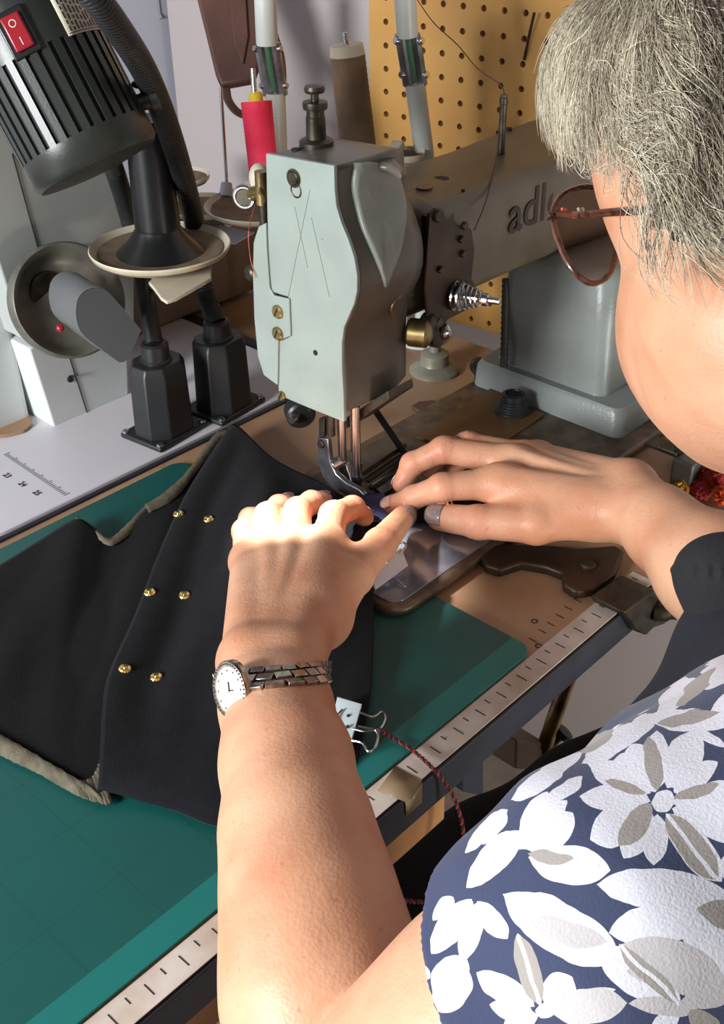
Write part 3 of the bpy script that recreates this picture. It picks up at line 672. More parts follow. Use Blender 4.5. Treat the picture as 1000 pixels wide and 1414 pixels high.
# stand structure: two poles, brackets
for (bx_, by_, lowpx, toppx, lbl, cl) in ((.301, .396, (383, 206), (366, -12), 'slim cream pole rising behind the pink spool, with bolted clamp joint', [(369, 62), (380, 128)]),
                                       (.283, .163, (586, 212), (559, -12), 'slim cream pole in front of the pegboard, with bolted clamp joint', [(563, 50), (573, 114)])):
    t = thing('thread_stand_pole', (bx_, by_, 0), lbl, 'thread stand pole', 'poles of the thread stand')
    m_ = P(*lowpx, y=by_); a = V(bx_, by_, 0); top = P(*toppx, y=by_)
    j0 = P(*cl[0], y=by_); j1 = P(*cl[1], y=by_)
    MB().tube([a, m_, j1], .0115 if by_ > .3 else .0098, 20).build('lower_tube', M['pole'], t)
    MB().tube([j0, top], .0120 if by_ > .3 else .0100, 20).build('upper_tube', M['pole'], t)
    MB().lathe(a, V(0, 0, 1), [(.025, 0), (.025, .004), (.014, .006), (.014, .016), (.0001, .016)], 24).build('foot', M['pole'], t)
    R_ = .0125 if by_ > .3 else .0105
    ax_ = unit(j1 - j0); mb = MB()
    for s_ in (-1, 1):
        mb.tube([j0 - ax_ * .002 + CR * s_ * R_ * .62, j1 + ax_ * .002 + CR * s_ * R_ * .62], R_ * .52, 10)
    jc = mb.build('clamp_joint', M['brushed'], t)
    MB().cyl(j0 - CF * R_ * .3, j1 - CF * R_ * .3, R_ * .3).build('clamp_core', mat('green_rod', (70, 110, 80), .4), t)
    for q in (j0 + ax_ * .006, j1 - ax_ * .006):
        for s_ in (-1, 1): screw('bolt', q + CR * s_ * R_ * .95 - CF * R_ * .3, unit(CR * s_ - CF), .0036, M['steel'], t, .004)
mb = MB(); mb.prism([P(*p, z=d1[2] - .006) for p in [(205, 389), (212, 397), (222, 411), (230, 416), (243, 412), (292, 384), (292, 360), (240, 360)]], V(0, 0, -.003))
tg = mb.build('bracket_arm', M['dish'], D1, bevel=.001)
# pink spool on a pin
def spool(base, top, r0, r1, m, lbl, cat='thread spool', cap=None, pin=.02, name='thread_spool', foot=None):
    t = thing(name, base, lbl, cat); ax = unit(top - base); L = np.linalg.norm(top - base)
    n = 36; prof = [(r0 * .55, 0)] + [(r0 + (r1 - r0) * k / n + (.00025 if k % 2 else -.00015), L * k / n) for k in range(n + 1)] + [(r1 * .5, L)]
    MB().lathe(base, ax, prof, 36).build('thread', m, t, sharp=60)
    if cap: MB().lathe(base + ax * L, ax, [(r * r1, h) for r, h in cap[1]], 28).build(cap[2], cap[0], t, sharp=40)
    MB().cyl(foot if foot is not None else base - ax * .02, base + ax * (L + pin), .0028).build('pin', M['steel'], t)
    return t
b_ = P(364, 236, d=1.215); t_ = P(354, 140, d=1.19)
spool(b_, t_, .0155, .0162, M['pink'], 'bright pink thread spool with yellow cap on a steel pin', cap=(M['yellow'], [(.46, -.001), (.46, .006), (.36, .009), (.0001, .009)], 'cap'), pin=.032, foot=d2)
b_ = P(497, 222, d=1.13); t_ = P(480, 76, d=1.08)
spool(b_, t_, .0178, .0165, M['brownthread'], 'tall brown thread spool with cream top behind the machine head', cap=(M['cream'], [(1.0, -.0005), (1.02, 0), (.95, .0085), (.93, .0095), (.3, .0095), (.0001, .0095)], 'top_cap'), pin=.02, foot=d6)
# black thread cone
t = thing('thread_cone', d1, 'black thread cone on the nearest cream dish, under the lamp housing', 'thread cone')
MB().lathe(d1 + V(0, 0, .0003), V(0, 0, 1), [(.0375, 0), (.0378, .001), (.0250, .014), (.0190, .022), (.0180, .025), (.0001, .025)], 48).build('cone_base', M['blackgloss'], t, sharp=60)
n = 44; MB().lathe(d1 + V(0, 0, .0225), V(0, 0, 1), [(.0192 - .002 * k / n + (.0002 if k % 2 else -.0001), .09 * k / n) for k in range(n + 1)], 40).build('thread', M['blackthread'], t, sharp=70)
# extra thin pin with white foot
a = P(313, 252, d=1.25); c = P(305, 121, d=1.21)
t = thing('spool_pin', a, 'thin bare steel spool pin with white foot, left of the pink spool', 'pin'); MB().cyl(a, c, .0019).build('pin', M['steel'], t)
q = P(312, 272, d=1.25)
MB().lathe(q, a - q, [(.0075, 0), (.0065, .012), (.006, .015), (.0001, .015)], 20).build('foot', M['wall2'], t)
MB().cyl(V(q[0], q[1], .098), q + V(0, 0, .001), .004).build('stem', M['pole'], t)

# brown leather pouch hanging by the pole
t = thing('leather_pouch', P(330, 60, d=1.26), 'brown leather pouch with strap loop hanging beside the left pole', 'pouch')
out = [P(*p, d=1.28) for p in [(268, -20), (352, -20), (361, 40), (362, 90), (352, 118), (330, 122), (307, 126), (300, 110), (288, 60)]]
mb = MB(); mb.prism(out, -CF * .016); mb.build('body', M['leather'], t, bevel=.004)
mb = MB(); mb.prism([p - CF * .0165 for p in [P(*p, d=1.28) for p in [(322, -18), (340, -18), (345, 60), (338, 98), (326, 70), (322, 30)]]], -CF * .003); mb.build('flap', M['leather'], t, bevel=.001)
sp = [P(312, 122, d=1.27), P(316, 140, d=1.27), P(330, 156, d=1.27), P(352, 160, d=1.27), P(376, 148, d=1.28), P(389, 120, d=1.29), P(388, 80, d=1.3), P(378, 45, d=1.3), P(368, -10, d=1.3)]
MB().tube(sp, .0048, 8, smooth=5, flat=.45).build('strap', M['leather'], t)
# little bits on the wall left
tag(MB().tube([wallp(217, 0, .004), wallp(219, 18, .004), wallp(222, 26, .004)], .004, 6).build('hanging_tab', mat('grey_tab', (150, 148, 150), .6)), 'grey tab hanging on the white wall beside the gooseneck', 'tab')
# ------------------------------------------------------------------ second machine
YM = .29
m2 = thing('grey_machine', P(80, 560, y=YM), 'pale grey enamelled second machine with handwheel on the left', 'machine')
def fm(px, py, y=YM): return P(px, py, y=y)
mb = MB(); mb.prism([fm(*p) for p in [(-60, 120), (190, 262), (176, 322), (124, 338), (92, 344), (60, 380), (33, 470), (0, 370), (-60, 180)]], V(0, .09, 0)); mb.build('upper_body', M['machine2'], m2, bevel=.002)
mb = MB(); mb.prism([fm(*p, y=YM) for p in [(76, 594), (40, 482), (60, 470), (120, 430), (176, 470), (178, 546)]], V(0, .08, 0)); mb.build('base_block', M['machine2b'], m2, bevel=.002)
mb = MB(); mb.prism([fm(*p, y=YM + .002) for p in [(20, 200), (190, 270), (186, 330), (186, 470), (60, 480), (20, 400)]], V(0, .05, 0)); mb.build('inner_body', M['machine2'], m2, bevel=.002)
mb = MB(); a = fm(17, 212, YM - .0004); c = fm(54, 348, YM - .0004); mb.tube([a, c], .0006, 5); a = fm(95, 490, YM - .0004); c = fm(121, 572, YM - .0004); mb.tube([a, c], .0006, 5); mb.build('seam', M['black'], m2)
# left rounded foot
mb = MB(); mb.prism([P(*p, z=.0068) for p in [(-80, 470), (-10, 480), (42, 577), (46, 588), (34, 598), (10, 604), (-20, 606), (-80, 600)]], V(0, 0, .003)); mb.build('foot_plate', M['table'], m2, bevel=.001)
mb = MB(); mb.prism([fm(*p, y=YM + .03) for p in [(-70, 150), (-5, 190), (2, 370), (44, 580), (20, 600), (-70, 600)]], V(0, .07, 0)); mb.build('left_column', M['cream'] if False else M['machine2b'], m2, bevel=.006)
wc = P(93, 415, d=.985); wnn = unit(-CF * .82 + V(.25, -.6, 0)); 
mb = MB(); R1 = .0495; mb.lathe(wc, wnn, [(.02, -.014), (R1 * .96, -.014), (R1, -.008), (R1, .006), (R1 * .96, .008), (R1 * .9, .006), (R1 * .84, -.001), (R1 * .6, -.006), (R1 * .3, -.006), (.0001, -.006)], 64); mb.build('handwheel', M['wheel'], m2, sharp=50)
kc = P(78, 408, d=.975); kf = P(142, 442, d=.935)
mb = MB(); mb.lathe(kc - (kf - kc) * .35, kf - kc, [(.0125, 0), (.0165, .006), (.0165, .012), (.0001, .012)], 30); mb.build('wheel_hub', M['gun'], m2)
td = [(104, 432), (106, 415), (114, 403), (126, 397), (140, 398), (152, 406), (190, 450), (192, 460), (176, 494), (166, 500), (158, 496), (118, 466), (107, 450)]
fo = [P(*p, d=.935) for p in catmull([V(*p) for p in td] + [V(*td[0])], 2)[:-1]]
mb = MB(); bvec = P(80, 408, d=.965) - P(118, 432, d=.935); mb.prism(fo, bvec); mb.build('wheel_knob', M['knob'], m2, bevel=.0015)
cen = sum(fo) / len(fo); mb = MB(); mb.prism([cen + (p - cen) * .99 - bvec * .004 for p in fo], -bvec * .03); mb.build('knob_face', M['knobdark'], m2)
q = fm(97, 523, YM); screw('screw', q - V(.0, .0, .0), V(0, -1, 0), .0035, M['black'], m2, .0015); MB().tube([q, q + V(.007, -.003, .003)], .0012, 6).build('pin', M['black'], m2)
MB().ell(P(83, 453, d=.955), .0035).build('red_mark', M['redsw'], m2)

# ------------------------------------------------------------------ gooseneck lamp
lamp = thing('gooseneck_lamp', (-.02, .19, .0066), 'large black vented lamp housing with red rocker switch on two goosenecks and black tower bases', 'lamp')
def tower(c, yaw=.12):
    mb = MB(); z0 = .0066; ca, sa = math.cos(yaw), math.sin(yaw)
    def pt(x, y, z): return V(c[0] + x * ca - y * sa, c[1] + x * sa + y * ca, z)
    fl = MB(); fl.prism([pt(x, y, z0) for x, y in ((-.032, -.026), (.032, -.026), (.032, .026), (-.032, .026))], V(0, 0, .0055)); f_ = fl.build('base_flange', M['black'], lamp, bevel=.002)
    oc = [(-.0275, -.010), (-.014, -.0235), (.014, -.0235), (.0275, -.010), (.0275, .010), (.014, .0235), (-.014, .0235), (-.0275, .010)]
    s0 = [pt(x * 1.0, y * 1.0, z0 + .005) for x, y in oc]; s1 = [pt(x * .93, y * .93, .074) for x, y in oc]; s2 = [pt(x * .80, y * .80, .081) for x, y in oc]
    loft([s0, s1, s2]).build('tower', M['black'], lamp, bevel=.0012)
    MB().lathe(pt(0, 0, .079), V(0, 0, 1), [(.0145, 0), (.0145, .003), (.0130, .0045), (.0125, .017), (.0105, .019), (.0001, .019)], 30).build('collar', M['black'], lamp, sharp=30)
    for x, y in ((-.028, -.022), (.028, -.022), (.028, .022), (-.028, .022)): screw('bolt', pt(x, y, z0 + .0055), V(0, 0, 1), .0034, M['steel'], lamp, .002)
    return pt(0, 0, .095)
g1 = tower(P(228, 596, z=.0066)); g2 = tower(P(310, 562, z=.0066))
def neck(pts, r):
    q = catmull(pts, 60); mb = MB(); mb.tube(q, [r * (1.0 if k % 3 else .93) for k in range(len(q))], 16); return mb.build('gooseneck', M['black'], lamp, sharp=60)
LD = .80
neck([g1, P(205, 430, d=1.03), P(196, 370, d=1.06), P(178, 300, d=1.02), P(160, 240, d=.95), P(140, 190, d=.90)], .0083)
neck([g2, P(283, 400, d=1.06), P(268, 305, d=1.02), P(243, 210, d=.90), P(210, 120, d=.80), P(170, 50, d=.73), P(110, -25, d=.68), P(20, -90, d=.70)], .0092)
LA = unit(-CR * .45 + CU * .9 - CF * .27)       # axis pointing up and a little towards the camera
LO = P(133, 226, d=.81); LR = .0475
lu = unit(np.cross(LA, CF)); lv = unit(np.cross(LA, lu))
if lv.dot(-CF) < 0: lv = -lv
def cyp(th, h, r): return LO + LA * h + (lv * math.cos(th) + lu * math.sin(th)) * r      # th = 0 faces the camera
MB().lathe(LO, LA, [(.0001, -.0055), (LR * .6, -.005), (LR * .93, -.003), (LR, .001), (LR, .0175), (LR * .955, .0185), (LR * .955, .0745), (LR, .0755), (LR * .99, .12), (LR * .95, .15), (LR * .8, .17), (LR * .4, .178), (.0001, .178)], 80).build('housing', M['housing'], lamp, sharp=40)
nr = 34; 
MB().lathe(LO, LA, [(LR * .957, .0178), (LR * .957, .0752)], 60, caps=False).build('vent_lining', M['slot'], lamp)
for k in range(nr):
    th = 2 * PI * k / nr; cc = cyp(th, .0465, LR * .975); rad = unit(cyp(th, 0, 1) - LO); tan_ = np.cross(LA, rad)
    MB().box(cc, (LR * .05, .0052, .060), (rad, tan_, LA)).build('vent_rib', M['housing'], lamp, flat=True)
# switch
def on_cyl(px, py, r=LR):
    best = None
    for th in np.linspace(-1.5, 1.5, 121):
        for h in np.linspace(0, .17, 86):
            e = np.abs(project(cyp(th, h, r)) - (px, py)).sum()
            if best is None or e < best[0]: best = (e, th, h)
    return best[1], best[2]
th, h = on_cyl(25, 47); rad = unit(cyp(th, h, 1) - (LO + LA * h)); tan_ = np.cross(LA, rad); sc_ = cyp(th, h, LR)
if tan_.dot(CR) < 0: tan_ = -tan_
MB().box(sc_, (.003, .0200, .030), (rad, tan_, LA)).build('switch_frame', M['blackgloss'], lamp, bevel=.001)
sw = MB().box(sc_ + rad * .0022, (.004, .0132, .0225), (rad, tan_, LA)).build('rocker_switch', M['redsw'], lamp, bevel=.0012)
MB().torus(sc_ + rad * .0043 + LA * .0055, rad, .0022, .00035, 20, 6).build('off_mark', M['label'], sw)
MB().box(sc_ + rad * .0043 - LA * .006, (.0004, .0006, .0050), (rad, tan_, LA)).build('on_mark', M['label'], sw, flat=True)
# rating label: curved patch
tA, hA = on_cyl(98, 50)
def patch(t0, t1, h0, h1, r, name, m, par, n=8): 
    G = np.array([[cyp(t0 + (t1 - t0) * i / n, h0 + (h1 - h0) * j, r) for j in range(2)] for i in range(n + 1)]); return MB().grid(G).build(name, m, par, solid=.0002)
sgn = 1 if project(cyp(tA + .3, hA, LR))[0] > project(cyp(tA, hA, LR))[0] else -1
lb = patch(tA - sgn * .04, tA + sgn * .78, hA, hA + .05, LR + .0004, 'rating_label', M['label'], lamp)
mb = MB()
def lab(u, v): return cyp(tA + sgn * (-.04 + .82 * u), hA + .05 * v, LR + .0009)
for i in range(11):
    u = .08 + i * .085; 
    v = .05
    while v < .95:
        L = random.uniform(.04, .12); a = lab(u, v); c = lab(u, min(.96, v + L)); a2 = lab(u + .03, v); c2 = lab(u + .03, min(.96, v + L))
        mb.add([a, c, c2, a2], [(0, 1, 2, 3)]); v += L + .025
for e in ((.025, .02, .975, .03), (.025, .97, .975, .98)):
    for i in range(8):
        u0 = e[0] + (e[2] - e[0]) * i / 8; u1 = e[0] + (e[2] - e[0]) * (i + 1) / 8
        mb.add([lab(u0, e[1]), lab(u1, e[1]), lab(u1, e[3]), lab(u0, e[3])], [(0, 1, 2, 3)])
mb.build('label_print', M['ink'], lb, flat=True)
# tilt knob between housing and gooseneck
q = P(199, 140, d=.80); mb = MB(); mb.lathe(q, unit(CR + CU * .3), [(.006, -.012), (.006, .004), (.0085, .005), (.0085, .010), (.0001, .011)], 20); mb.ell(P(193, 116, d=.795), (.006, .006, .003)); mb.build('tilt_knob', M['black'], lamp)

# ------------------------------------------------------------------ threads
TP = [wallp(570, -10, .05), P(598, 30, d=1.15), P(632, 62, d=1.12), P(660, 95, d=1.08), P(688, 116, d=float(np.linalg.norm(PT - CAM)) * .985)]
PTd = ((PT - CAM) @ CF)
TP[-1] = P(690, 116, d=PTd)
tag(MB().tube(TP + [P(697, 130, d=PTd)], .00055, 5, smooth=6).build('upper_thread', M['thread']), 'fine dark thread running down from the upper left to the thread pin', 'thread')
tag(MB().tube([P(697, 130, d=PTd - .006), P(690, 170, d=PTd - .01), P(686, 215, d=PTd - .02), P(672, 275, y=-.024), P(655, 318, y=-.036)], .0005, 5, smooth=6).build('lower_thread', M['thread']), 'fine dark thread falling from the thread pin over the machine arm', 'thread')
tag(MB().tube([P(368, 236, d=1.18), P(346, 305, x=-.02), P(345, 350, x=-.03), P(353, 384, x=-.034)], .0004, 5, smooth=4).build('pink_thread', M['threadred']), 'fine pinkish thread beside the ringed clamp of the machine head', 'thread')

# ================================================================== BLACK CLOTH WORKPIECE
def resample(pts, n):
    pts = np.array(catmull(pts, 8)); s_ = np.r_[0, np.cumsum(np.linalg.norm(np.diff(pts, axis=0), axis=1))]; u = np.linspace(0, s_[-1], n)
    return np.stack([np.interp(u, s_, pts[:, i]) for i in range(3)], 1)
def coons(T, Bm, Lf, Rt, nu, nv):
    T = resample(T, nu); Bm = resample(Bm, nu); Lf = resample(Lf, nv); Rt = resample(Rt, nv)
    u = np.linspace(0, 1, nu)[None, :, None]; v = np.linspace(0, 1, nv)[:, None, None]
    G = (1 - v) * T[None] + v * Bm[None] + (1 - u) * Lf[:, None] + u * Rt[:, None] - ((1 - u) * (1 - v) * T[0] + u * (1 - v) * T[-1] + (1 - u) * v * Bm[0] + u * v * Bm[-1])
    return G
def pp(l): return [P(a, b, z=c) for a, b, c in l]
wp = thing('cloth_workpiece', (-.2, -.05, .003), 'black cloth workpiece with six brass rivets, folded over itself on the green mat', 'cloth')
# lower layer
T = pp([(-60, 812, .008), (0, 781, .009), (58, 745, .012), (104, 718, .020), (128, 728, .016), (150, 746, .010), (175, 733, .012), (204, 702, .016), (232, 684, .018), (262, 650, .018), (300, 606, .016)])
Bt = pp([(-60, 990, .008), (0, 1018, .008), (60, 1048, .008), (110, 1076, .008), (150, 1090, .007), (230, 1060, .005), (300, 1000, .005)])
Lf = [T[0], P(-60, 900, z=.006), Bt[0]]; Rt = [T[-1], P(300, 750, z=.005), P(300, 880, z=.005), Bt[-1]]
G = coons(T, Bt, Lf, Rt, 70, 50)
uu, vv = np.meshgrid(np.linspace(0, 1, 70), np.linspace(0, 1, 50))
G[..., 2] += .003 * np.sin(uu * 9 + 1) * np.sin(vv * PI) + .0015 * np.sin(uu * 21 + vv * 6) * np.sin(vv * PI); G[..., 2] = np.maximum(G[..., 2], .0048)
MB().grid(G).build('lower_layer', M['feltin'], wp, solid=.002, sharp=80)
# upper layer
T2 = pp([(316, 591, .020), (330, 590, .022), (372, 630, .020), (410, 652, .018), (445, 668, .016), (480, 690, .016)])
L2 = pp([(316, 591, .020), (285, 638, .022), (254, 690, .022), (222, 760, .022), (188, 848, .020), (152, 930, .022), (143, 985, .024), (140, 1050, .020), (137, 1090, .010)])
R2 = pp([(480, 690, .016), (504, 740, .016), (514, 800, .014), (516, 880, .012), (512, 960, .010), (496, 1045, .006)])
B2 = pp([(137, 1090, .010), (180, 1102, .008), (240, 1120, .006), (310, 1143, .0055), (400, 1118, .006), (496, 1045, .006)])
G2 = coons(T2, B2, L2, R2, 90, 100)
uu, vv = np.meshgrid(np.linspace(0, 1, 90), np.linspace(0, 1, 100))
G2[..., 2] += .012 * np.exp(-((uu - .42 - .1 * vv) / .14) ** 2) * np.sin(np.clip(vv * 1.15, 0, 1) * PI) - .004 * np.exp(-((uu - .15) / .07) ** 2) * np.sin(vv * PI) + .0012 * np.sin(uu * 25 + vv * 11) * np.sin(vv * PI) * np.sin(uu * PI)
G2[..., 2] = np.maximum(G2[..., 2], .0068)
MB().grid(G2).build('upper_layer', M['felt'], wp, solid=.0022, sharp=80)
# fold turning under along the left edge
Lr = resample(L2, 60); und = Lr.copy(); und[:, 0] += .006; und[:, 2] = np.maximum(.0075, Lr[:, 2] - .012)
mid = (Lr + und) / 2; mid[:, 0] -= .004; mid[:, 1] -= .001
MB().grid(np.stack([Lr, mid, und], 1)).build('folded_edge', M['felt'], wp, solid=.002, sharp=80)
def strip(a, b, z1, z2, nm, rag=.00025):
    A = resample([P(x, y, z=z1) for x, y in a], 60); B_ = resample([P(x, y, z=z2) for x, y in b], 60)
    A += rng.normal(0, rag, A.shape) * [1, 1, .3]; B_ += rng.normal(0, rag, B_.shape) * [1, 1, .3]
    MB().grid(np.stack([A, (A + B_) / 2 + V(0, 0, .001), B_], 1)).build(nm, M['lining'], wp, solid=.0012, sharp=80)
strip([(104, 713), (128, 727), (150, 743), (172, 728), (202, 698), (230, 682)], [(106, 721), (128, 736), (149, 753), (174, 742), (206, 706), (234, 690)], .015, .013, 'lining_edge')
strip([(200, 697), (225, 682), (258, 652), (285, 615), (300, 597), (316, 593)], [(206, 708), (240, 690), (268, 656), (290, 628), (306, 608), (318, 600)], .021, .019, 'lining_edge')
strip([(-60, 985), (0, 1014), (60, 1048), (100, 1072), (125, 1085)], [(-60, 1012), (0, 1043), (60, 1072), (110, 1100), (150, 1111)], .011, .0055, 'lining_edge')
strip([(100, 1078), (125, 1075), (140, 1048)], [(112, 1100), (150, 1111), (152, 1092)], .010, .0062, 'lining_edge')
PJ = project(G2)
def on_cloth(px, py):
    e = np.abs(PJ - (px, py)).sum(-1); i, j = np.unravel_index(e.argmin(), e.shape); i = min(max(i, 1), 98); j = min(max(j, 1), 88)
    n_ = unit(np.cross(G2[i, j + 1] - G2[i, j - 1], G2[i + 1, j] - G2[i - 1, j])); n_ = n_ if n_[2] > 0 else -n_
    return G2[i, j], n_
for px, py in ((248, 712), (287, 719), (207, 817), (253, 824), (173, 924), (217, 935)):
    q, n_ = on_cloth(px, py)
    mb = MB(); mb.lathe(q + n_ * .0008, n_, [(.0044, 0), (.0044, .0008), (.0036, .0018), (.0026, .0014), (.0018, .0006), (.0010, .0022), (.0001, .0024)], 24); mb.build('rivet', mat('rivet_brass', (232, 210, 140), .2, 1.), wp, sharp=30)
# blue scrap below the needle
mb = MB(); a = [P(*p, z=.016) for p in [(486, 690), (500, 680), (530, 684), (548, 700), (540, 720), (512, 722), (496, 712)]]; mb.prism(a, V(0, 0, .002)); tag(mb.build('blue_cloth_scrap', M['navycloth'], bevel=.0008), 'dark blue cloth scrap under the needle between the two hands', 'cloth')
# edge piece of black cloth under the hands on the bed
mb = MB(); a = [P(*p, z=.0125) for p in [(505, 715), (560, 690), (700, 680), (720, 700), (650, 736), (590, 718), (560, 722), (540, 760), (515, 800), (500, 800)]]; mb.prism(a, V(0, 0, .003)); mb.build('seam_edge', M['felt'], wp, bevel=.001)

# binder clips ---------------------------------------------------------------
def clip(base4, back, label, loops, smile=None, bodycol=M['clipwhite']):
    t = thing('binder_clip', sum(base4) / 4, label, 'binder clip')
    mb = MB(); mb.prism(base4, back * .0012); mb.build('front_plate', bodycol, t, bevel=.0004)
    mb = MB(); mb.prism([p + back * .009 * (.35 if i in (0, 1) else 1) for i, p in enumerate(base4)], back * .0012); mb.build('back_plate', bodycol, t, bevel=.0004)
    e0, e1 = base4[2], base4[3]
    mb = MB(); mb.prism([e0, e1, e1 + back * .010, e0 + back * .010], unit(e0 - base4[1]) * .0012); mb.build('spine', bodycol, t, bevel=.0004)
    for l in loops: MB().tube(l, .0008, 8, smooth=5).build('wire_handle', M['steel'], t)
    return t
cz = .022
sq = [P(464, 961, z=cz), P(500, 973, z=cz), P(484, 1036, z=.018), P(459, 1012, z=.018)]
sq = [P(466, 962, z=cz), P(500, 972, z=cz), P(481, 1036, z=.018), P(452, 1024, z=.018)]
bc = clip(sq, V(.2, .3, -.9), 'white binder clip with a drawn smiling face at the cloth edge beside the wrist',
     [[P(497, 984, z=.018), P(515, 990, z=.016), P(527, 983, z=.014), P(532, 993, z=.013), P(524, 1007, z=.013), P(510, 1006, z=.014), P(494, 1003, z=.016)],
      [P(487, 1006, z=.020), P(505, 1010, z=.021), P(518, 1008, z=.021), P(522, 1018, z=.020), P(517, 1034, z=.019), P(508, 1037, z=.019), P(500, 1026, z=.019), P(484, 1022, z=.018)]])
nn_ = unit(np.cross(sq[1] - sq[0], sq[3] - sq[0])); nn_ = nn_ if nn_ @ CF < 0 else -nn_
mb = MB()
for px, py in ((481, 988), (480, 1003)): 
    q = P(px, py, z=.0202); q = q - CF * .001; mb.ell(q, (.0012, .0012, .0012), seg=10, rings=6)
cc = P(466, 993, z=.0205) - CF * .0012
mb.tube([P(473, 979, z=.0213) - CF * .0012, P(467, 986, z=.021) - CF * .0012, P(464, 994, z=.0205) - CF * .0012, P(465, 1003, z=.020) - CF * .0012, P(470, 1010, z=.0195) - CF * .0012], .0006, 6, smooth=4)
mb.build('smile_marks', M['ink'], bc)
sq = [P(554, 756, z=.024), P(564, 781, z=.018), P(521, 813, z=.015), P(516, 798, z=.022)]
clip(sq, V(.3, .6, -.7), 'white binder clip between the left thumb and the polished bed plate', [[P(538, 768, z=.024), P(545, 755, z=.027), P(556, 749, z=.027), P(561, 754, z=.026), P(552, 764, z=.024)], [P(545, 798, z=.014), P(556, 806, z=.013), P(562, 810, z=.012)]], bodycol=M['tag'])

# twisted cord ---------------------------------------------------------------
cp = [P(524, 1008, z=.014), P(545, 1020, z=.006), P(575, 1040, z=.005), P(600, 1063, z=.005), P(618, 1085, y=-.262), P(632, 1115, y=-.268), P(640, 1150, y=-.272), P(637, 1190, y=-.276), P(622, 1225, y=-.280), P(600, 1243, y=-.284), P(570, 1245, y=-.288), P(535, 1238, y=-.29), P(500, 1222, y=-.29)]
tw_ = thing('twisted_cord', cp[0], 'thin twisted red and black cord looping from the clip down over the table edge', 'cord')
q = catmull(cp, 24)
for s_, m_, nm in ((0, M['cord2'], 'black_strand'), (PI, M['cord1'], 'red_strand')):
    pts = []
    for i, p in enumerate(q):
        t = unit(q[min(i + 1, len(q) - 1)] - q[max(i - 1, 0)]); u, v, _ = frame_of(t); a = i * .8 + s_
        pts.append(p + u * math.cos(a) * .0007 + v * math.sin(a) * .0007)
    MB().tube(pts, .0008, 6).build(nm, m_, tw_)

# things behind the right hand -----------------------------------------------
# flanged stand and small parts on the table behind the head
c = P(600, 516, z=0) ; c = P(600, 512, z=0)
t = thing('flanged_stud', c, 'grey round flanged stud standing on the table behind the machine head', 'stud')
MB().lathe(c, V(0, 0, 1), [(.026, 0), (.026, .003), (.023, .006), (.0155, .009), (.0145, .012), (.0145, .020), (.011, .022), (.006, .023), (.006, .030), (.008, .031), (.008, .036), (.0001, .037)], 40).build('stud', mat('stud_grey', (150, 148, 132), .4, .2, rgb2=(124, 120, 104)), t, sharp=30)
c = P(662, 506, z=.018); t = thing('knurled_nut', c, 'small dark knurled nut on a bent bracket behind the brown slide plate', 'nut')
MB().lathe(c, V(-.6, -.7, .2), [(.0085, -.005), (.0095, -.003), (.0095, .003), (.0085, .005), (.004, .0052), (.0001, .003)], 14).build('nut', M['gun'], t, sharp=20)
MB().tube([V(c[0] + .004, c[1] + .004, 0), c], .004, 10).build('bracket', M['gun'], t)
mb = MB(); mb.prism([P(*p, z=.0035) for p in [(600, 552), (578, 554), (568, 560), (610, 585), (632, 590), (642, 584), (628, 570)]], V(0, 0, -.0032)); tag(mb.build('table_slot', mat('slot_brown', (96, 70, 54), .6), bevel=.001), 'dark brown inset slot in the table top behind the machine bed', 'slot')
mb = MB(); mb.prism([P(*p, z=.0014) for p in [(560, 512), (600, 490), (672, 502), (668, 548), (640, 560), (600, 590), (545, 570)]], V(0, 0, -.0012)); 
# dark block with bar at right of the base
qb = P(938, 688, z=0); xb = qb[0]
t = thing('grey_switch_box', qb, 'small grey box with a dark upright bar on the table behind the right forearm', 'box')
b0 = P(920, 690, x=xb); b1 = P(950, 690, x=xb); zt = P(934, 634, x=xb)[2]
mb = MB(); mb.box2((xb, b1[1], .0002), (xb + .02, b0[1], zt)); mb.build('box', mat('box_grey', (104, 104, 98), .5, .3), t, bevel=.002)
c = P(936, 634, x=xb + .01); mb = MB(); mb.box2((xb + .006, c[1] - .003, zt - .001), (xb + .013, c[1] + .003, zt + .022)); mb.build('bar', M['black'], t, bevel=.001)
mb = MB(); mb.box2((xb + .002, c[1] - .002, zt - .0005), (xb + .018, c[1] + .028, zt + .004)); mb.build('wing', M['gun'], t, bevel=.001)
for k, (px, py, r, m_, nm) in enumerate([(948, 626, 18, 'ywool', 'yellow'), (975, 634, 17, 'gwool', 'olive'), (960, 652, 15, 'ywool', 'ochre'), (984, 662, 20, 'rwool', 'dark red'), (948, 668, 14, 'ywool', 'golden'), (1004, 640, 18, 'owool', 'orange'), (968, 676, 15, 'rwool', 'brick red'), (1000, 684, 14, 'owool', 'flame orange')]):
    c = P(px, py, z=.012 + .006 * (k % 2)); d_ = (c - CAM) @ CF; rr_ = min(r * d_ / F, c[2] - .0005)
    pts = []; ph = random.random() * 9
    for i in range(160):
        v = V(math.sin(i * 1.7 + ph) * math.cos(i * .37), math.sin(i * .53 + ph), math.cos(i * 1.1) * math.cos(i * .29 + ph)); pts.append(c + unit(v) * rr_ * (.75 + .3 * random.random()))
    mb = MB().tube(pts, .0018, 5); mb.ell(c, rr_ * .8, seg=14, rings=8)
    pos_ = ['at the top left of the pile', 'beside the topmost yellow one', 'in the middle of the pile', 'under the jaw line', 'lowest at the left', 'at the top right edge of the frame', 'resting near the forearm', 'lowest at the right edge'][k]
    tag(mb.build('yarn_bunch', M[m_]), nm + ' yarn bunch ' + pos_, 'yarn', 'yarn bunches on the table corner')

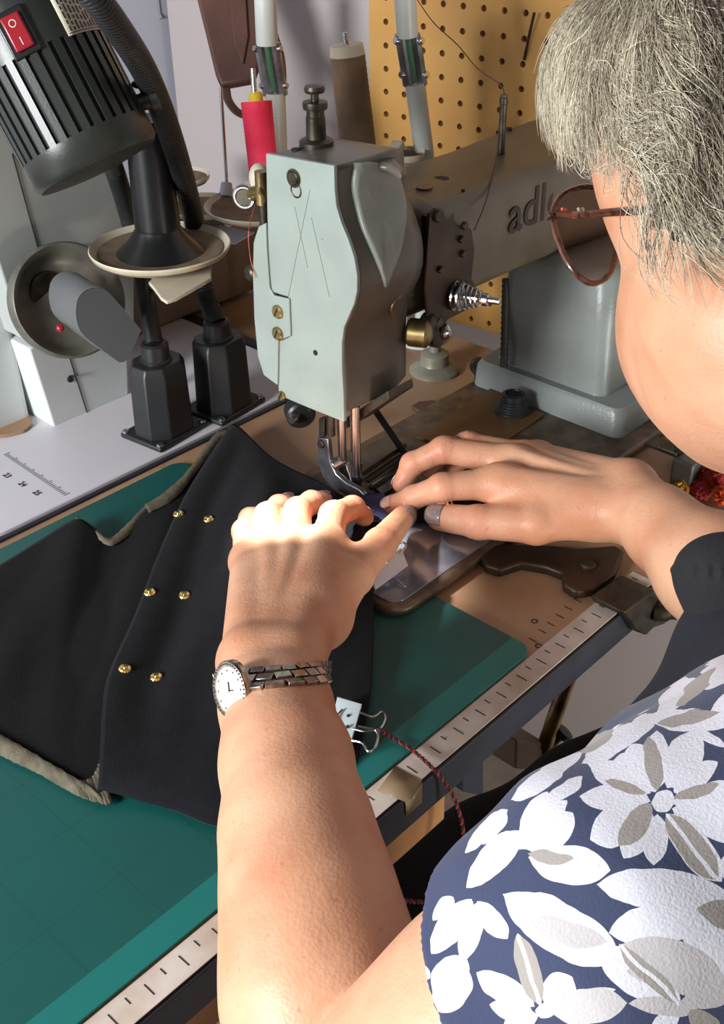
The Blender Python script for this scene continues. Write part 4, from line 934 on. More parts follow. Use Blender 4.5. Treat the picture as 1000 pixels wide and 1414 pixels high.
# ================================================================== THE SEAMSTRESS
per = thing('person', P(1050, 1300, d=.6), 'grey-haired person in glasses and navy floral short-sleeved blouse, both hands guiding cloth under the needle', 'person')
def J(px, py, z, r=None, w=None):
    p = P(px, py, z=z)
    if w is not None: r = w / 2 * ((p - CAM) @ CF) / F
    return p, r
def split(js): return [a for a, _ in js], [b for _, b in js]
# left hand ------------------------------------------------------------
LH = dict(
 wristA=J(349, 915, .078, .0195), wristB=J(399, 918, .078, .0195),
 pinky=[J(345, 776, .042, .0122), J(338, 734, .038, .0092), J(345, 716, .029, .0080), J(355, 709, .021, .0066)],
 ring=[J(373, 757, .047, .0125), J(370, 712, .042, .0100), J(385, 699, .031, .0086), J(398, 692, .021, .0070)],
 middle=[J(408, 748, .050, .0128), J(411, 706, .045, .0104), J(430, 694, .033, .0090), J(447, 690, .021, .0073)],
 index=[J(448, 755, .052, .0130), J(461, 712, .048, .0108), J(487, 702, .036, .0094), J(503, 714, .022, .0078)],
 thumb=[J(442, 852, .060, .0175), J(487, 795, .050, .0142), J(525, 752, .042, .0120), J(557, 714, .030, .0092)])
RH = dict(
 wristA=J(868, 674, .058, .0205), wristB=J(872, 712, .052, .0195),
 pinky=[J(742, 632, .036, .0115), J(676, 622, .044, .0090), J(640, 632, .032, .0080), J(625, 648, .022, .0068)],
 ring=[J(728, 632, .046, .0122), J(646, 613, .056, .0098), J(606, 626, .042, .0086), J(590, 648, .026, .0072)],
 middle=[J(708, 638, .052, .0128), J(613, 621, .058, .0106), J(570, 641, .044, .0096), J(555, 668, .028, .0080)],
 index=[J(690, 667, .052, .0130), J(611, 673, .052, .0108), J(571, 687, .038, .0092), J(541, 697, .026, .0074)],
 thumb=[J(825, 706, .046, .0185), J(741, 724, .040, .0150), J(661, 721, .036, .0128), J(608, 714, .030, .0108)])
FN = ('pinky', 'ring', 'middle', 'index')
def hand_sdf(H, fore):
    wA, wB = H['wristA'], H['wristB']; wm = (wA[0] + wB[0]) / 2
    def fn(p):
        palm = smin(rc(p, wA[0], H['pinky'][0][0], wA[1], H['pinky'][0][1] * 1.12), rc(p, wB[0], H['index'][0][0], wB[1], H['index'][0][1] * 1.12), .012)
        palm = smin(palm, rc(p, wm, H['ring'][0][0], .0145, H['ring'][0][1] * 1.05), .009)
        palm = smin(palm, rc(p, wm, H['middle'][0][0], .0145, H['middle'][0][1] * 1.05), .009)
        palm = smin(palm, rc(p, H['pinky'][0][0], H['index'][0][0], .0105, .0115), .010)
        T = H['thumb']
        palm = smin(palm, rc(p, wB[0], T[0][0], .0150, T[0][1]), .012)
        palm = smin(palm, rc(p, T[0][0], H['index'][0][0] * .8 + T[1][0] * .2, T[0][1] * .85, .0095), .018)
        arm = chain(p, [a for a, _ in fore], [b for _, b in fore], .02)
        arm = smin(arm, rc(p, wA[0], wB[0], wA[1] * .9, wB[1] * .9), .006)
        fa, fb, fc = H['fore']; arm = smin(smin(arm, rc(p, wA[0], fa[0], wA[1], fa[1]), .008), rc(p, wB[0], fb[0], wB[1], fb[1]), .008); arm = smin(arm, smin(rc(p, fa[0], fc[0], fa[1], fc[1]), rc(p, fb[0], fc[0], fb[1], fc[1]), .008), .010)
        palm = smin(palm, arm, .009)
        for k in ('ring', 'middle', 'index'):      # extensor tendons
            a, b = H[k][0][0], wm; n_ = unit(V(0, 0, 1) - CF * .4)
            palm = smin(palm, rc(p, a + n_ * .0105, b + n_ * .0135, .0022, .0016), .008)
        res = palm
        for k in FN + ('thumb',):
            pts, rs = split(H[k])
            d = chain(p, pts, rs, .0035)
            for i in (1, 2):                        # joint thickening
                d = smin(d, np.linalg.norm(p - pts[i], axis=1) - rs[i] * 1.04, .003)
            a, b = pts[0], pts[1]; w0 = a + (b - a) * .12
            res = np.minimum(res, smin(palm, d, .009 if k != 'thumb' else .012))
        if H is RH or H is LH:
            pass
        return res
    return fn
LH['fore'] = [J(366, 975, .081, .0235), J(397, 978, .081, .0235), J(394, 1060, .083, .0285)]
foreL = [((LH['wristA'][0] + LH['wristB'][0]) / 2, .0150), J(381, 975, .080, .0245), J(396, 1050, .084, .0310), J(410, 1150, .084, w=192), J(428, 1250, .080, w=223)]
EL = P(505, 1610, d=.475); foreL = foreL + [(P(447, 1370, z=.066), .0425), (EL, .044)]
RH['fore'] = [(P(912, 716, d=.835), .0225), (P(916, 745, d=.828), .0225), (P(975, 780, d=.785), .033)]
foreR = [((RH['wristA'][0] + RH['wristB'][0]) / 2, .0150), (P(915, 730, d=.828), .0235), (P(985, 788, d=.775), .0355), (P(1060, 850, d=.72), .041), (P(1180, 930, d=.67), .043)]
ER = foreR[-1][0]
SHL = P(868, 1300, d=.42); SHR = P(1420, 960, d=.66)
upL = [(EL, .042), (P(600, 1505, d=.445), .0445), (P(702, 1417, d=.432), .0468), (SHL, .056)]
upR = [(ER, .043), (P(1320, 960, d=.64), .05), (SHR, .055)]
# head ---------------------------------------------------------------------
FD = unit(-CR * .42 - CU * .42 + CF * .81)                    # where the face looks
HU = unit(CU * .86 - FD * (CU * .86 @ FD)); HL = unit(np.cross(HU, FD))
HC = P(1040, 182, d=.545)
if HL @ CR > 0: HL = -HL
EYE = P(808, 318, d=.60)                                     # centre of the left lens
NB = EYE - HL * .034                                          # bridge of the nose
cam_ax = (CR, CU, CF)
hd_ax = (HL, FD, HU)
def head_fn(p):
    d = el(p, HC, (.0765, .088, .080), cam_ax)
    d = smin(d, el(p, P(1032, 420, d=.535), (.0585, .060, .079), cam_ax), .014)
    jaw = P(1010, 560, d=.55); d = smin(d, rc(p, jaw, P(1060, 470, d=.50), .022, .045), .03)
    chin = NB - HU * .098 - FD * .006 - HL * .0; d = smin(d, el(p, chin + (HC - chin) * .10, (.022, .018, .018), hd_ax), .035)
    d = smin(d, rc(p, chin + (HC - chin) * .2, P(1045, 500, d=.53), .026, .045), .03)
    d = smin(d, rc(p, NB - FD * .012 + HU * .012, NB - HU * .036 + FD * .008, .0075, .010), .010)
    d = smin(d, el(p, NB - HU * .058 - FD * .004, (.022, .012, .013), hd_ax), .02)
    for s_ in (-1, 1):
        e = NB + HL * s_ * .026 - FD * .030
        d = smin(d, el(p, e - HU * .026 - FD * .006, (.014, .012, .014), hd_ax), .014)
        e = e - HL * s_ * .010 - FD * .014; d = smin(d, rc(p, e + HU * .018 + FD * .004 - HL * .010, e + HU * .016 + FD * .002 + HL * .006, .005, .005), .008)
    # mouth groove
    m = NB - HU * .060 + FD * .009
    d = np.maximum(d, -el(p, m, (.02, .004, .0014), hd_ax))
    # neck
    d = smin(d, rc(p, P(1135, 470, d=.50), P(1400, 800, d=.56), .050, .058), .03)
    for s_ in (1, -1):
        q = HC - HU * .03 - FD * .012 + HL * s_ * .079
        ear = el(p, q, (.006, .017, .030), hd_ax); ear = np.maximum(ear, -el(p, q + HL * s_ * .005 + FD * .002, (.004, .010, .018), hd_ax)); d = smin(d, ear, .006)
    return d
NK = P(1430, 850, d=.58)
CH = P(1180, 1150, d=.62)
def torso_fn(p):
    d = smin(rc(p, SHL, P(1130, 1230, d=.46), .045, .05), rc(p, P(1130, 1230, d=.46), P(1440, 1040, d=.6), .05, .05), .03); d = smin(d, rc(p, P(1440, 1040, d=.6), NK, .05, .055), .03); d = smin(d, rc(p, NK, SHR, .055, .05), .04)
    d = smin(d, rc(p, P(1130, 1420, d=.53), P(1250, 1600, d=.62), .08, .10), .05); return d
hl = hand_sdf(LH, foreL); hr_ = hand_sdf(RH, foreR)
def larm(p): return smin(hl(p), chain(p, [a for a, _ in upL], [b for _, b in upL], .02), .004)
def rarm(p): return smin(hr_(p), chain(p, [a for a, _ in upR], [b for _, b in upR], .02), .012)
def sph(pts, pad): pts = np.array(pts); c = (pts.min(0) + pts.max(0)) / 2; return c, float(np.linalg.norm(pts - c, axis=1).max()) + pad
lh_c, lh_r = sph([foreL[0][0], LH['thumb'][3][0], LH['pinky'][3][0], foreL[3][0]], .05)
gr = []
def addg(fn, pts, pad): c, r = sph(pts, pad); gr.append((c, r, fn))
def body_fn(p): return None
addg(larm, [foreL[0][0], LH['thumb'][3][0], LH['pinky'][3][0], foreL[2][0]], .045)
addg(larm, [foreL[2][0], foreL[4][0], foreL[5][0]], .06)
addg(larm, [foreL[5][0], EL, upL[2][0], SHL], .075)
addg(rarm, [foreR[0][0], RH['thumb'][3][0], RH['index'][3][0]], .045)
addg(rarm, [foreR[0][0], foreR[2][0]], .06)
addg(rarm, [foreR[2][0], ER, SHR], .075)
addg(lambda p: smin(head_fn(p), torso_fn(p), .03), [HC, P(1032, 420, d=.535), P(1085, 470, d=.5), NK], .13)
import time; _t = time.time()
def skin_material():
    m = bpy.data.materials.new('skin'); m.use_nodes = True; nt = m.node_tree; N = nt.nodes; L = nt.links; b = N['Principled BSDF']
    tc = N.new('ShaderNodeTexCoord')
    def noise(s, d=4, r=.5):
        n = N.new('ShaderNodeTexNoise'); n.inputs['Scale'].default_value = s; n.inputs['Detail'].default_value = d; n.inputs['Roughness'].default_value = r; L.new(tc.outputs['Object'], n.inputs['Vector']); return n.outputs['Fac']
    def ramp(x, a, b_, c1, c2):
        r = N.new('ShaderNodeValToRGB'); r.color_ramp.elements[0].position = a; r.color_ramp.elements[1].position = b_; r.color_ramp.elements[0].color = (*c1, 1); r.color_ramp.elements[1].color = (*c2, 1); L.new(x, r.inputs[0]); return r.outputs[0]
    base_ = ramp(noise(18, 5), .35, .68, lin((218, 167, 134)), lin((198, 137, 104)))
    at = N.new('ShaderNodeAttribute'); at.attribute_name = 'blush'
    def mix(f, a, c):
        n = N.new('ShaderNodeMix'); n.data_type = 'RGBA'
        for i, v in ((0, f), (6, a), (7, c)):
            if isinstance(v, tuple): n.inputs[i].default_value = (*v, 1)
            elif isinstance(v, (int, float)): n.inputs[i].default_value = v
            else: L.new(v, n.inputs[i])
        return n.outputs[2]
    c = mix(at.outputs['Fac'], base_, lin((206, 122, 104)))
    fk = ramp(noise(260, 2), .68, .74, (0, 0, 0), (.35, .35, .35)); c = mix(fk, c, lin((170, 100, 76)))
    L.new(c, b.inputs['Base Color']); b.inputs['Roughness'].default_value = .46; b.inputs['Specular IOR Level'].default_value = .35
    b.inputs['Subsurface Weight'].default_value = .07; b.inputs['Subsurface Radius'].default_value = (1, .35, .18); b.inputs['Subsurface Scale'].default_value = .005
    v = N.new('ShaderNodeTexVoronoi'); v.inputs['Scale'].default_value = 520; L.new(tc.outputs['Object'], v.inputs['Vector'])
    bp = N.new('ShaderNodeBump'); bp.inputs['Strength'].default_value = .22; bp.inputs['Distance'].default_value = .0006; L.new(v.outputs['Distance'], bp.inputs['Height'])
    b2 = N.new('ShaderNodeBump'); b2.inputs['Strength'].default_value = .3; b2.inputs['Distance'].default_value = .0012; L.new(noise(110, 4, .6), b2.inputs['Height']); L.new(bp.outputs[0], b2.inputs['Normal'])
    L.new(b2.outputs[0], b.inputs['Normal']); return m
SKIN = skin_material()
vs, fs = mesh_sdf(gr, .0017)
# crease lines pressed into the skin at joints
def crease(vs, c, axis, depth, width, rad):
    d = np.abs((vs - c) @ unit(axis)); r = np.linalg.norm(vs - c, axis=1)
    w = np.exp(-(d / width) ** 2) * np.clip(1 - (r / rad) ** 4, 0, 1)
    return w * depth
disp = np.zeros(len(vs)); blush = np.zeros(len(vs))
for H in (LH, RH):
    for k in FN + ('thumb',):
        pts, rs = split(H[k])
        for i in (1, 2):
            if k == 'thumb' and i == 1: continue
            ax_ = unit(pts[i + 1] - pts[i - 1])
            for o_ in (-.0028, -.0008, .0014, .0034): disp += crease(vs, pts[i] + ax_ * o_, ax_ + rng.normal(0, .08, 3), .00042, .00055, rs[i] * 1.5)
            blush = np.maximum(blush, .45 * np.exp(-(np.linalg.norm(vs - pts[i], axis=1) / (rs[i] * 1.25)) ** 4))
        blush = np.maximum(blush, .55 * np.exp(-(np.linalg.norm(vs - pts[3], axis=1) / (rs[3] * 1.6)) ** 2))
        blush = np.maximum(blush, .25 * np.exp(-(np.linalg.norm(vs - pts[0], axis=1) / (rs[0] * 1.2)) ** 4))
wr = (RH['wristA'][0] + RH['wristB'][0]) / 2; wx = unit(foreR[2][0] - wr)
for o_, dp in ((.004, .0009), (.012, .0010), (.018, .0006)): disp += crease(vs, wr + wx * o_ + V(0, 0, -.01), wx + V(.12, .1, 0) * o_ * 10, dp, .0011, .032)
wb = RH['thumb'][1][0] + unit(RH['index'][0][0] - RH['thumb'][1][0]) * .012
disp += crease(vs, wb, unit(RH['index'][0][0] - RH['thumb'][1][0]), .0012, .0012, .016)
from collections import deque
me_n = None
ob = mesh_from('body', vs, fs, SKIN, per)
nr_ = np.empty(len(vs) * 3, np.float32); ob.data.vertices.foreach_get('normal', nr_) if False else ob.data.vertex_normals.foreach_get('vector', nr_)
vs2 = vs - nr_.reshape(-1, 3) * disp[:, None]
ob.data.vertices.foreach_set('co', vs2.astype(np.float32).ravel())
at_ = ob.data.attributes.new('blush', 'FLOAT', 'POINT'); at_.data.foreach_set('value', blush.astype(np.float32)); ob.data.update()
print('body', len(vs), time.time() - _t)

# finger nails -----------------------------------------------------------------
def nail(H, k, up, m, ln=.0062, wd=.0052, back=.4):
    pts, rs = split(H[k]); t = unit(pts[3] - pts[2]); up = unit(up - t * (up @ t)); sd = np.cross(t, up)
    c = pts[3] + t * rs[3] * .15; r = rs[3]; G = []
    for i in range(9):
        u = -1 + i / 4.0; row = []
        for j in range(9):
            v = -1 + j / 4.0; a = v * math.radians(50) * (1 - .12 * max(0, u) ** 2) ; lenf = math.sqrt(max(0, 1 - .55 * (abs(v) ** 3)))
            cc = c + t * (u * ln * (lenf if u > 0 else 1)); row.append(cc + (up * math.cos(a) + sd * math.sin(a)) * (r * 1.055 - max(0, u) ** 2 * r * .10))
        G.append(row)
    return MB().grid(np.array(G)).build('fingernail', m, per, solid=.0006)
upv = V(0, 0, 1)
nail(LH, 'thumb', unit(-CF + CR * .75 + CU * .1), M['skinnail'], ln=.0080)
nail(RH, 'thumb', unit(-CF + CU * .25 - CR * .35), M['skinnail'], ln=.0072)
for k in FN: nail(LH, k, unit(CU * .8 + CF * .5 + V(0, 0, .6)), M['skinnail'] if k != 'index' else M['nail_p'], ln=.0050)
nail(RH, 'index', unit(-CF * .8 + CU * .5), M['nail_p'], ln=.0052); nail(RH, 'middle', unit(CU + CF * .3), M['nail_p'], ln=.005); nail(RH, 'ring', unit(CU + CF * .3), M['nail_p'], ln=.005); nail(RH, 'pinky', unit(CU + CF * .3), M['nail_p'], ln=.005)

# blouse -------------------------------------------------------------------------
def blouse_fn(p):
    hemc, hema = P(692, 1405, d=.437), unit(P(868, 1300, d=.42) - P(692, 1405, d=.437))
    d = chain(p, [P(640, 1440, d=.446), P(700, 1402, d=.435), SHL], [.0505, .0528, .0640], .02)
    d = np.maximum(d, -((p - (hemc + hema * .013)) @ unit(hema - CF * .12)))
    d = smin(d, chain(p, [SHL, P(1075, 1185, d=.43), P(1330, 1010, d=.56), SHR], [.0640, .060, .080, .062], .03), .02)
    d = smin(d, rc(p, P(1100, 1250, d=.50), P(1000, 1700, d=.55), .10, .13), .05)
    d = smin(d, rc(p, P(930, 1120, d=.50), P(1060, 1180, d=.55), .038, .08), .03)
    # soft folds
    q = p @ RW
    return d + .0012 * np.sin(q[:, 0] * 95 + q[:, 1] * 60) * np.sin(q[:, 1] * 70 + 1.2)
pts_b = [P(600, 1440, d=.46), SHL, P(1330, 1000, d=.56), P(1000, 1700, d=.55)]
c_, r_ = sph(pts_b, .14)
bg = [(c_, r_, blouse_fn)]
vb, fb = mesh_sdf(bg, .0022)
# print: petals laid out in cloth coordinates (u right, v down) measured over the cloth
PET = []   # u, v, angle(deg), half length, half width, kind(0 white,1 taupe), vein
def pet(x0, y0, x1, y1, w, kind=0, vein=0): PET.append(((x0 + x1) / 2, (y0 + y1) / 2, math.degrees(math.atan2(y1 - y0, x1 - x0)), math.hypot(x1 - x0, y1 - y0) / 2, w, kind, vein))
# big flower (centre 912,1106)
pet(898, 1106, 930, 1106, 14); pet(736, 1394, 766, 1394, 12); pet(905, 1105, 806, 1100, 20); pet(905, 1098, 818, 1058, 17); pet(908, 1098, 872, 1030, 22); pet(912, 1092, 908, 1012, 17); pet(918, 1095, 962, 1012, 24); pet(925, 1098, 985, 1056, 16)
pet(920, 1108, 1040, 1090, 17); pet(922, 1112, 1040, 1152, 26); pet(905, 1112, 822, 1158, 28); pet(904, 1115, 866, 1182, 18); pet(910, 1118, 902, 1192, 17); pet(916, 1116, 990, 1212, 22)
pet(903, 1104, 860, 1165, 16, 1); pet(908, 1097, 898, 1020, 12, 1); pet(925, 1102, 990, 1085, 7, 1); pet(916, 1116, 986, 1210, 19, 1, 1); pet(830, 1075, 890, 1096, 7, 1)
pet(800, 1060, 880, 1000, 16); pet(850, 1030, 905, 985, 12); pet(800, 1040, 845, 1010, 9, 1); pet(905, 985, 960, 940, 14); pet(870, 1040, 842, 1068, 8); pet(930, 980, 985, 925, 9, 1); pet(740, 1120, 800, 1075, 11); pet(665, 1170, 700, 1120, 9); pet(985, 1210, 1040, 1180, 18)
pet(722, 1178, 790, 1128, 22); pet(722, 1184, 838, 1202, 28); pet(724, 1180, 790, 1186, 9, 1); pet(712, 1180, 780, 1110, 16); pet(716, 1160, 755, 1095, 14); pet(640, 1230, 716, 1150, 20); pet(700, 1110, 800, 1040, 12); pet(640, 1178, 700, 1120, 10)
# long leaves middle
pet(684, 1232, 845, 1322, 34); pet(720, 1272, 830, 1300, 16, 2); pet(816, 1222, 990, 1232, 26); pet(830, 1290, 960, 1262, 26); pet(862, 1288, 1010, 1250, 30); pet(958, 1256, 1040, 1270, 20, 1); pet(930, 1280, 1050, 1330, 34)
pet(820, 1305, 935, 1385, 28); pet(845, 1300, 1000, 1362, 34, 2); pet(846, 1298, 934, 1384, 12, 1, 1); pet(855, 1340, 990, 1345, 22, 2)
# lower left flower (centre 745,1395)
pet(654, 1238, 600, 1310, 18); pet(655, 1242, 698, 1294, 14); pet(630, 1235, 600, 1270, 10); pet(594, 1380, 640, 1320, 20); pet(600, 1400, 640, 1340, 24); pet(574, 1330, 592, 1350, 10); pet(640, 1330, 660, 1250, 16)
pet(742, 1392, 660, 1345, 18); pet(740, 1398, 680, 1390, 14, 2); pet(745, 1392, 716, 1296, 16, 1, 1); pet(748, 1388, 790, 1350, 24); pet(752, 1396, 858, 1385, 26, 2); pet(752, 1392, 845, 1368, 10); pet(745, 1400, 700, 1414, 14); pet(860, 1385, 960, 1395, 12, 2); pet(935, 1385, 1010, 1375, 12, 2)
pet(942, 1392, 900, 1430, 14); pet(950, 1392, 990, 1430, 14, 1)
pet(880, 988, 1000, 1000, 14); pet(900, 1000, 990, 985, 8, 1); pet(960, 950, 1030, 900, 18); pet(975, 990, 1040, 960, 18); pet(1000, 1040, 1060, 1000, 20); pet(955, 1005, 1000, 1030, 6)
def blouse_material():
    m = bpy.data.materials.new('floral_cotton'); m.use_nodes = True; nt = m.node_tree; N = nt.nodes; L = nt.links; b = N['Principled BSDF']
    at = N.new('ShaderNodeAttribute'); at.attribute_name = 'cloth_uv'; at.attribute_type = 'GEOMETRY'
    tcc = N.new('ShaderNodeTexCoord'); wn_ = N.new('ShaderNodeTexNoise'); wn_.inputs['Scale'].default_value = 70; wn_.inputs['Detail'].default_value = 2; L.new(tcc.outputs['Object'], wn_.inputs['Vector'])
    wv = N.new('ShaderNodeVectorMath'); wv.operation = 'SUBTRACT'; L.new(wn_.outputs['Color'], wv.inputs[0]); wv.inputs[1].default_value = (.5, .5, .5)
    ws = N.new('ShaderNodeVectorMath'); ws.operation = 'SCALE'; L.new(wv.outputs[0], ws.inputs[0]); ws.inputs['Scale'].default_value = .16
    wa = N.new('ShaderNodeVectorMath'); wa.operation = 'ADD'; L.new(at.outputs['Vector'], wa.inputs[0]); L.new(ws.outputs[0], wa.inputs[1])
    g = bpy.data.node_groups.new('petal', 'ShaderNodeTree'); I = g.interface
    I.new_socket('uv', in_out='INPUT', socket_type='NodeSocketVector')
    for nm in ('cx', 'cy', 'ca', 'sa', 'il', 'w'): I.new_socket(nm, in_out='INPUT', socket_type='NodeSocketFloat')
    I.new_socket('d', in_out='OUTPUT', socket_type='NodeSocketFloat'); I.new_socket('v', in_out='OUTPUT', socket_type='NodeSocketFloat')
    gi = g.nodes.new('NodeGroupInput'); go = g.nodes.new('NodeGroupOutput')
    def mth(op, *a):
        n = g.nodes.new('ShaderNodeMath'); n.operation = op
        for i, v in enumerate(a):
            if isinstance(v, (int, float)): n.inputs[i].default_value = v
            else: g.links.new(v, n.inputs[i])
        return n.outputs[0]
    sx = g.nodes.new('ShaderNodeSeparateXYZ'); g.links.new(gi.outputs['uv'], sx.inputs[0])
    x = mth('SUBTRACT', sx.outputs[0], gi.outputs['cx']); y = mth('SUBTRACT', sx.outputs[1], gi.outputs['cy'])
    u = mth('MULTIPLY', mth('MULTIPLY_ADD', x, gi.outputs['ca'], mth('MULTIPLY', y, gi.outputs['sa'])), gi.outputs['il'])
    v = mth('SUBTRACT', mth('MULTIPLY', y, gi.outputs['ca']), mth('MULTIPLY', x, gi.outputs['sa']))
    u2 = mth('ADD', u, -.12)
    prof = mth('SUBTRACT', 1.0, mth('MULTIPLY', mth('MULTIPLY', u2, u2), mth('ABSOLUTE', u2)))
    prof = mth('MULTIPLY', prof, mth('MAXIMUM', 0.0, mth('MINIMUM', 1.0, mth('MULTIPLY', mth('ADD', u, 1.04), 4.0))))
    d = mth('SUBTRACT', mth('MULTIPLY', gi.outputs['w'], prof), mth('ABSOLUTE', v))
    g.links.new(d, go.inputs['d']); g.links.new(mth('ABSOLUTE', v), go.inputs['v'])
    def petal(p):
        n = N.new('ShaderNodeGroup'); n.node_tree = g; L.new(wa.outputs[0], n.inputs['uv']); a = math.radians(p[2])
        for nm, val in (('cx', p[0] / 100), ('cy', p[1] / 100), ('ca', math.cos(a)), ('sa', math.sin(a)), ('il', 100 / p[3]), ('w', p[4] / 100)): n.inputs[nm].default_value = val
        return n
    def mth2(op, *a):
        n = N.new('ShaderNodeMath'); n.operation = op
        for i, v in enumerate(a):
            if isinstance(v, (int, float)): n.inputs[i].default_value = v
            else: L.new(v, n.inputs[i])
        return n.outputs[0]
    acc = {0: None, 1: None, 2: None}; vein = None
    for p in PET:
        n = petal(p); k = p[5]; d = n.outputs['d']
        acc[k] = d if acc[k] is None else mth2('MAXIMUM', acc[k], d)
        if p[6]:
            e = mth2('MINIMUM', mth2('SUBTRACT', .028, n.outputs['v']), d); vein = e if vein is None else mth2('MAXIMUM', vein, e)
    def sm(x): return mth2('GREATER_THAN', x, 0.0)
    def mix(f, a, c):
        n = N.new('ShaderNodeMix'); n.data_type = 'RGBA'
        for i, v in ((0, f), (6, a), (7, c)):
            if isinstance(v, tuple): n.inputs[i].default_value = (*v, 1)
            else: L.new(v, n.inputs[i])
        return n.outputs[2]
    c = mix(sm(acc[0]), lin((62, 68, 94)), lin((216, 214, 222)))
    c = mix(sm(acc[2]), c, lin((190, 184, 184))); c = mix(sm(acc[1]), c, lin((156, 148, 142))); c = mix(sm(vein), c, lin((218, 216, 222)))
    L.new(c, b.inputs['Base Color']); b.inputs['Roughness'].default_value = .85; b.inputs['Specular IOR Level'].default_value = .2; b.inputs['Sheen Weight'].default_value = .1
    n3 = N.new('ShaderNodeTexNoise'); n3.inputs['Scale'].default_value = 900; L.new(tcc.outputs['Object'], n3.inputs['Vector'])
    n4 = N.new('ShaderNodeTexNoise'); n4.inputs['Scale'].default_value = 28; n4.inputs['Detail'].default_value = 3; L.new(tcc.outputs['Object'], n4.inputs['Vector'])
    bp = N.new('ShaderNodeBump'); bp.inputs['Strength'].default_value = .3; bp.inputs['Distance'].default_value = .0008; L.new(n3.outputs[0], bp.inputs['Height'])
    b2 = N.new('ShaderNodeBump'); b2.inputs['Strength'].default_value = .2; b2.inputs['Distance'].default_value = .005; L.new(n4.outputs[0], b2.inputs['Height']); L.new(bp.outputs[0], b2.inputs['Normal']); L.new(b2.outputs[0], b.inputs['Normal'])
    return m
bo = mesh_from('blouse', vb, fb, blouse_material(), per)
uvp = project(vb) / 100; uv3 = np.concatenate([uvp, ((vb - CAM) @ CF)[:, None] * 0], 1).astype(np.float32)
a_ = bo.data.attributes.new('cloth_uv', 'FLOAT_VECTOR', 'POINT'); a_.data.foreach_set('vector', uv3.ravel())
# trousers, vest, cuff
th_ax = [(P(1000, 1120, d=.86), .092), (P(874, 1182, d=.87), .090), (P(720, 1266, d=.88), .088), (P(600, 1330, d=.89), .086), (P(480, 1440, d=.90), .080)]
def trousers_fn(p):
    a = chain(p, [x for x, _ in th_ax], [r for _, r in th_ax], .03)
    b2 = chain(p, [x + CR * .17 + CF * .06 for x, _ in th_ax], [r for _, r in th_ax], .03)
    d = smin(a, b2, .02); knee = th_ax[-1][0]; d = smin(d, rc(p, knee, V(knee[0], knee[1] + .05, -.70), .070, .05), .03)
    q = p @ RW; return d + .0015 * np.sin(q[:, 0] * 70 + q[:, 1] * 30)
c_, r_ = sph([th_ax[0][0], th_ax[-1][0], V(th_ax[-1][0][0], th_ax[-1][0][1], -.70)], .25)
vt, ft = mesh_sdf([(c_, r_, trousers_fn)], .008)
mesh_from('trousers', vt, ft, M['dark'], per)
def vest_fn(p):
    d = rc(p, P(1040, 905, d=.66), P(960, 1010, d=.64), .036, .030)
    d = smin(d, rc(p, P(960, 1010, d=.64), P(880, 1065, d=.64), .03, .028), .02)
    return smin(d, rc(p, P(1040, 905, d=.66), P(1150, 1000, d=.60), .04, .08), .03)
c_, r_ = sph([P(1040, 905, d=.66), P(880, 1065, d=.64), P(1150, 1000, d=.6)], .1)
vt, ft = mesh_sdf([(c_, r_, vest_fn)], .004); mesh_from('vest', vt, ft, M['dark'], per)
# gathered black cuff on the far sleeve
cc = P(1002, 792, d=.64)
G = []
for i in range(40):
    a = 2 * PI * i / 40; row = []
    rx, ry = .0295, .0225
    e = CR * math.cos(a) * rx + CU * math.sin(a) * ry
    rim = .0006 * math.sin(i * 3.1)
    row = [cc + e * .55 + CF * .010 + CU * .004, cc + e * .9 + CF * .003, cc + e * (1 + rim * 20) - CF * .002, cc + e * 1.03 + CF * .004 + CR * .004, cc + e * 1.0 + CF * .02 + CR * .03]
    G.append(row)
G.append(G[0]); 
def cuff_fn(p):
    d = el(p, P(1003, 793, d=.655), (.0305, .0245, .024), cam_ax)
    d = smin(d, rc(p, P(1010, 830, d=.66), P(1050, 900, d=.66), .026, .034), .012)
    q = p @ RW
    return d + .0007 * np.sin(q[:, 0] * 900) * np.exp(-((q[:, 1] - (P(1003, 787, d=.65) @ RW)[1]) / .004) ** 2) - .0006 * np.exp(-((q[:, 1] - (P(1003, 787, d=.65) @ RW)[1]) / .0014) ** 2)
c_, r_ = sph([P(1003, 793, d=.65), P(1050, 900, d=.66)], .05)
vt, ft = mesh_sdf([(c_, r_, cuff_fn)], .0013); mesh_from('gathered_cuff', vt, ft, M['cuff'], per)

# hair ---------------------------------------------------------------------------
def hair_fn(p):
    d = el(p, HC + CU * .004, (.0905, .100, .094), cam_ax)
    d = smin(d, el(p, P(955, 285, d=.50), (.033, .05, .040), cam_ax), .02)
    d = smin(d, el(p, P(1035, 330, d=.485), (.050, .05, .030), cam_ax), .03)
    d = smin(d, el(p, P(800, 110, d=.575), (.0175, .03, .034), cam_ax), .02)
    d = smin(d, el(p, P(968, 350, d=.480), (.034, .036, .029), cam_ax), .012)
    # open the face side
    face = EYE + HL * .0 - FD * .0
    q = (p - (HC + FD * .062 - HU * .030)) @ unit(FD * .86 - HU * .5)
    return smax(d, q + .0, .02)
def smax(a, b, k): return -smin(-a, -b, k)
c_, r_ = HC, .15
vh, fh = mesh_sdf([(c_, r_, hair_fn)], .003)
pjh = project(vh)
def hair_keep(px, py):      # lower hair line
    yl = np.interp(px, [740, 800, 818, 850, 885, 893, 900, 950, 1000, 1100], [190, 196, 170, 215, 300, 345, 375, 398, 394, 400])
    return py < yl
far_ = ((vh - HC) @ HL < 0) & ((vh - HC) @ HU > -.03) & (pjh[:, 0] > 880)
ok_root = hair_keep(pjh[:, 0], pjh[:, 1]) | far_
ok = hair_keep(pjh[:, 0], pjh[:, 1] + np.where(pjh[:, 0] > 860, 52, 24)) | (far_ & (pjh[:, 1] < 330))
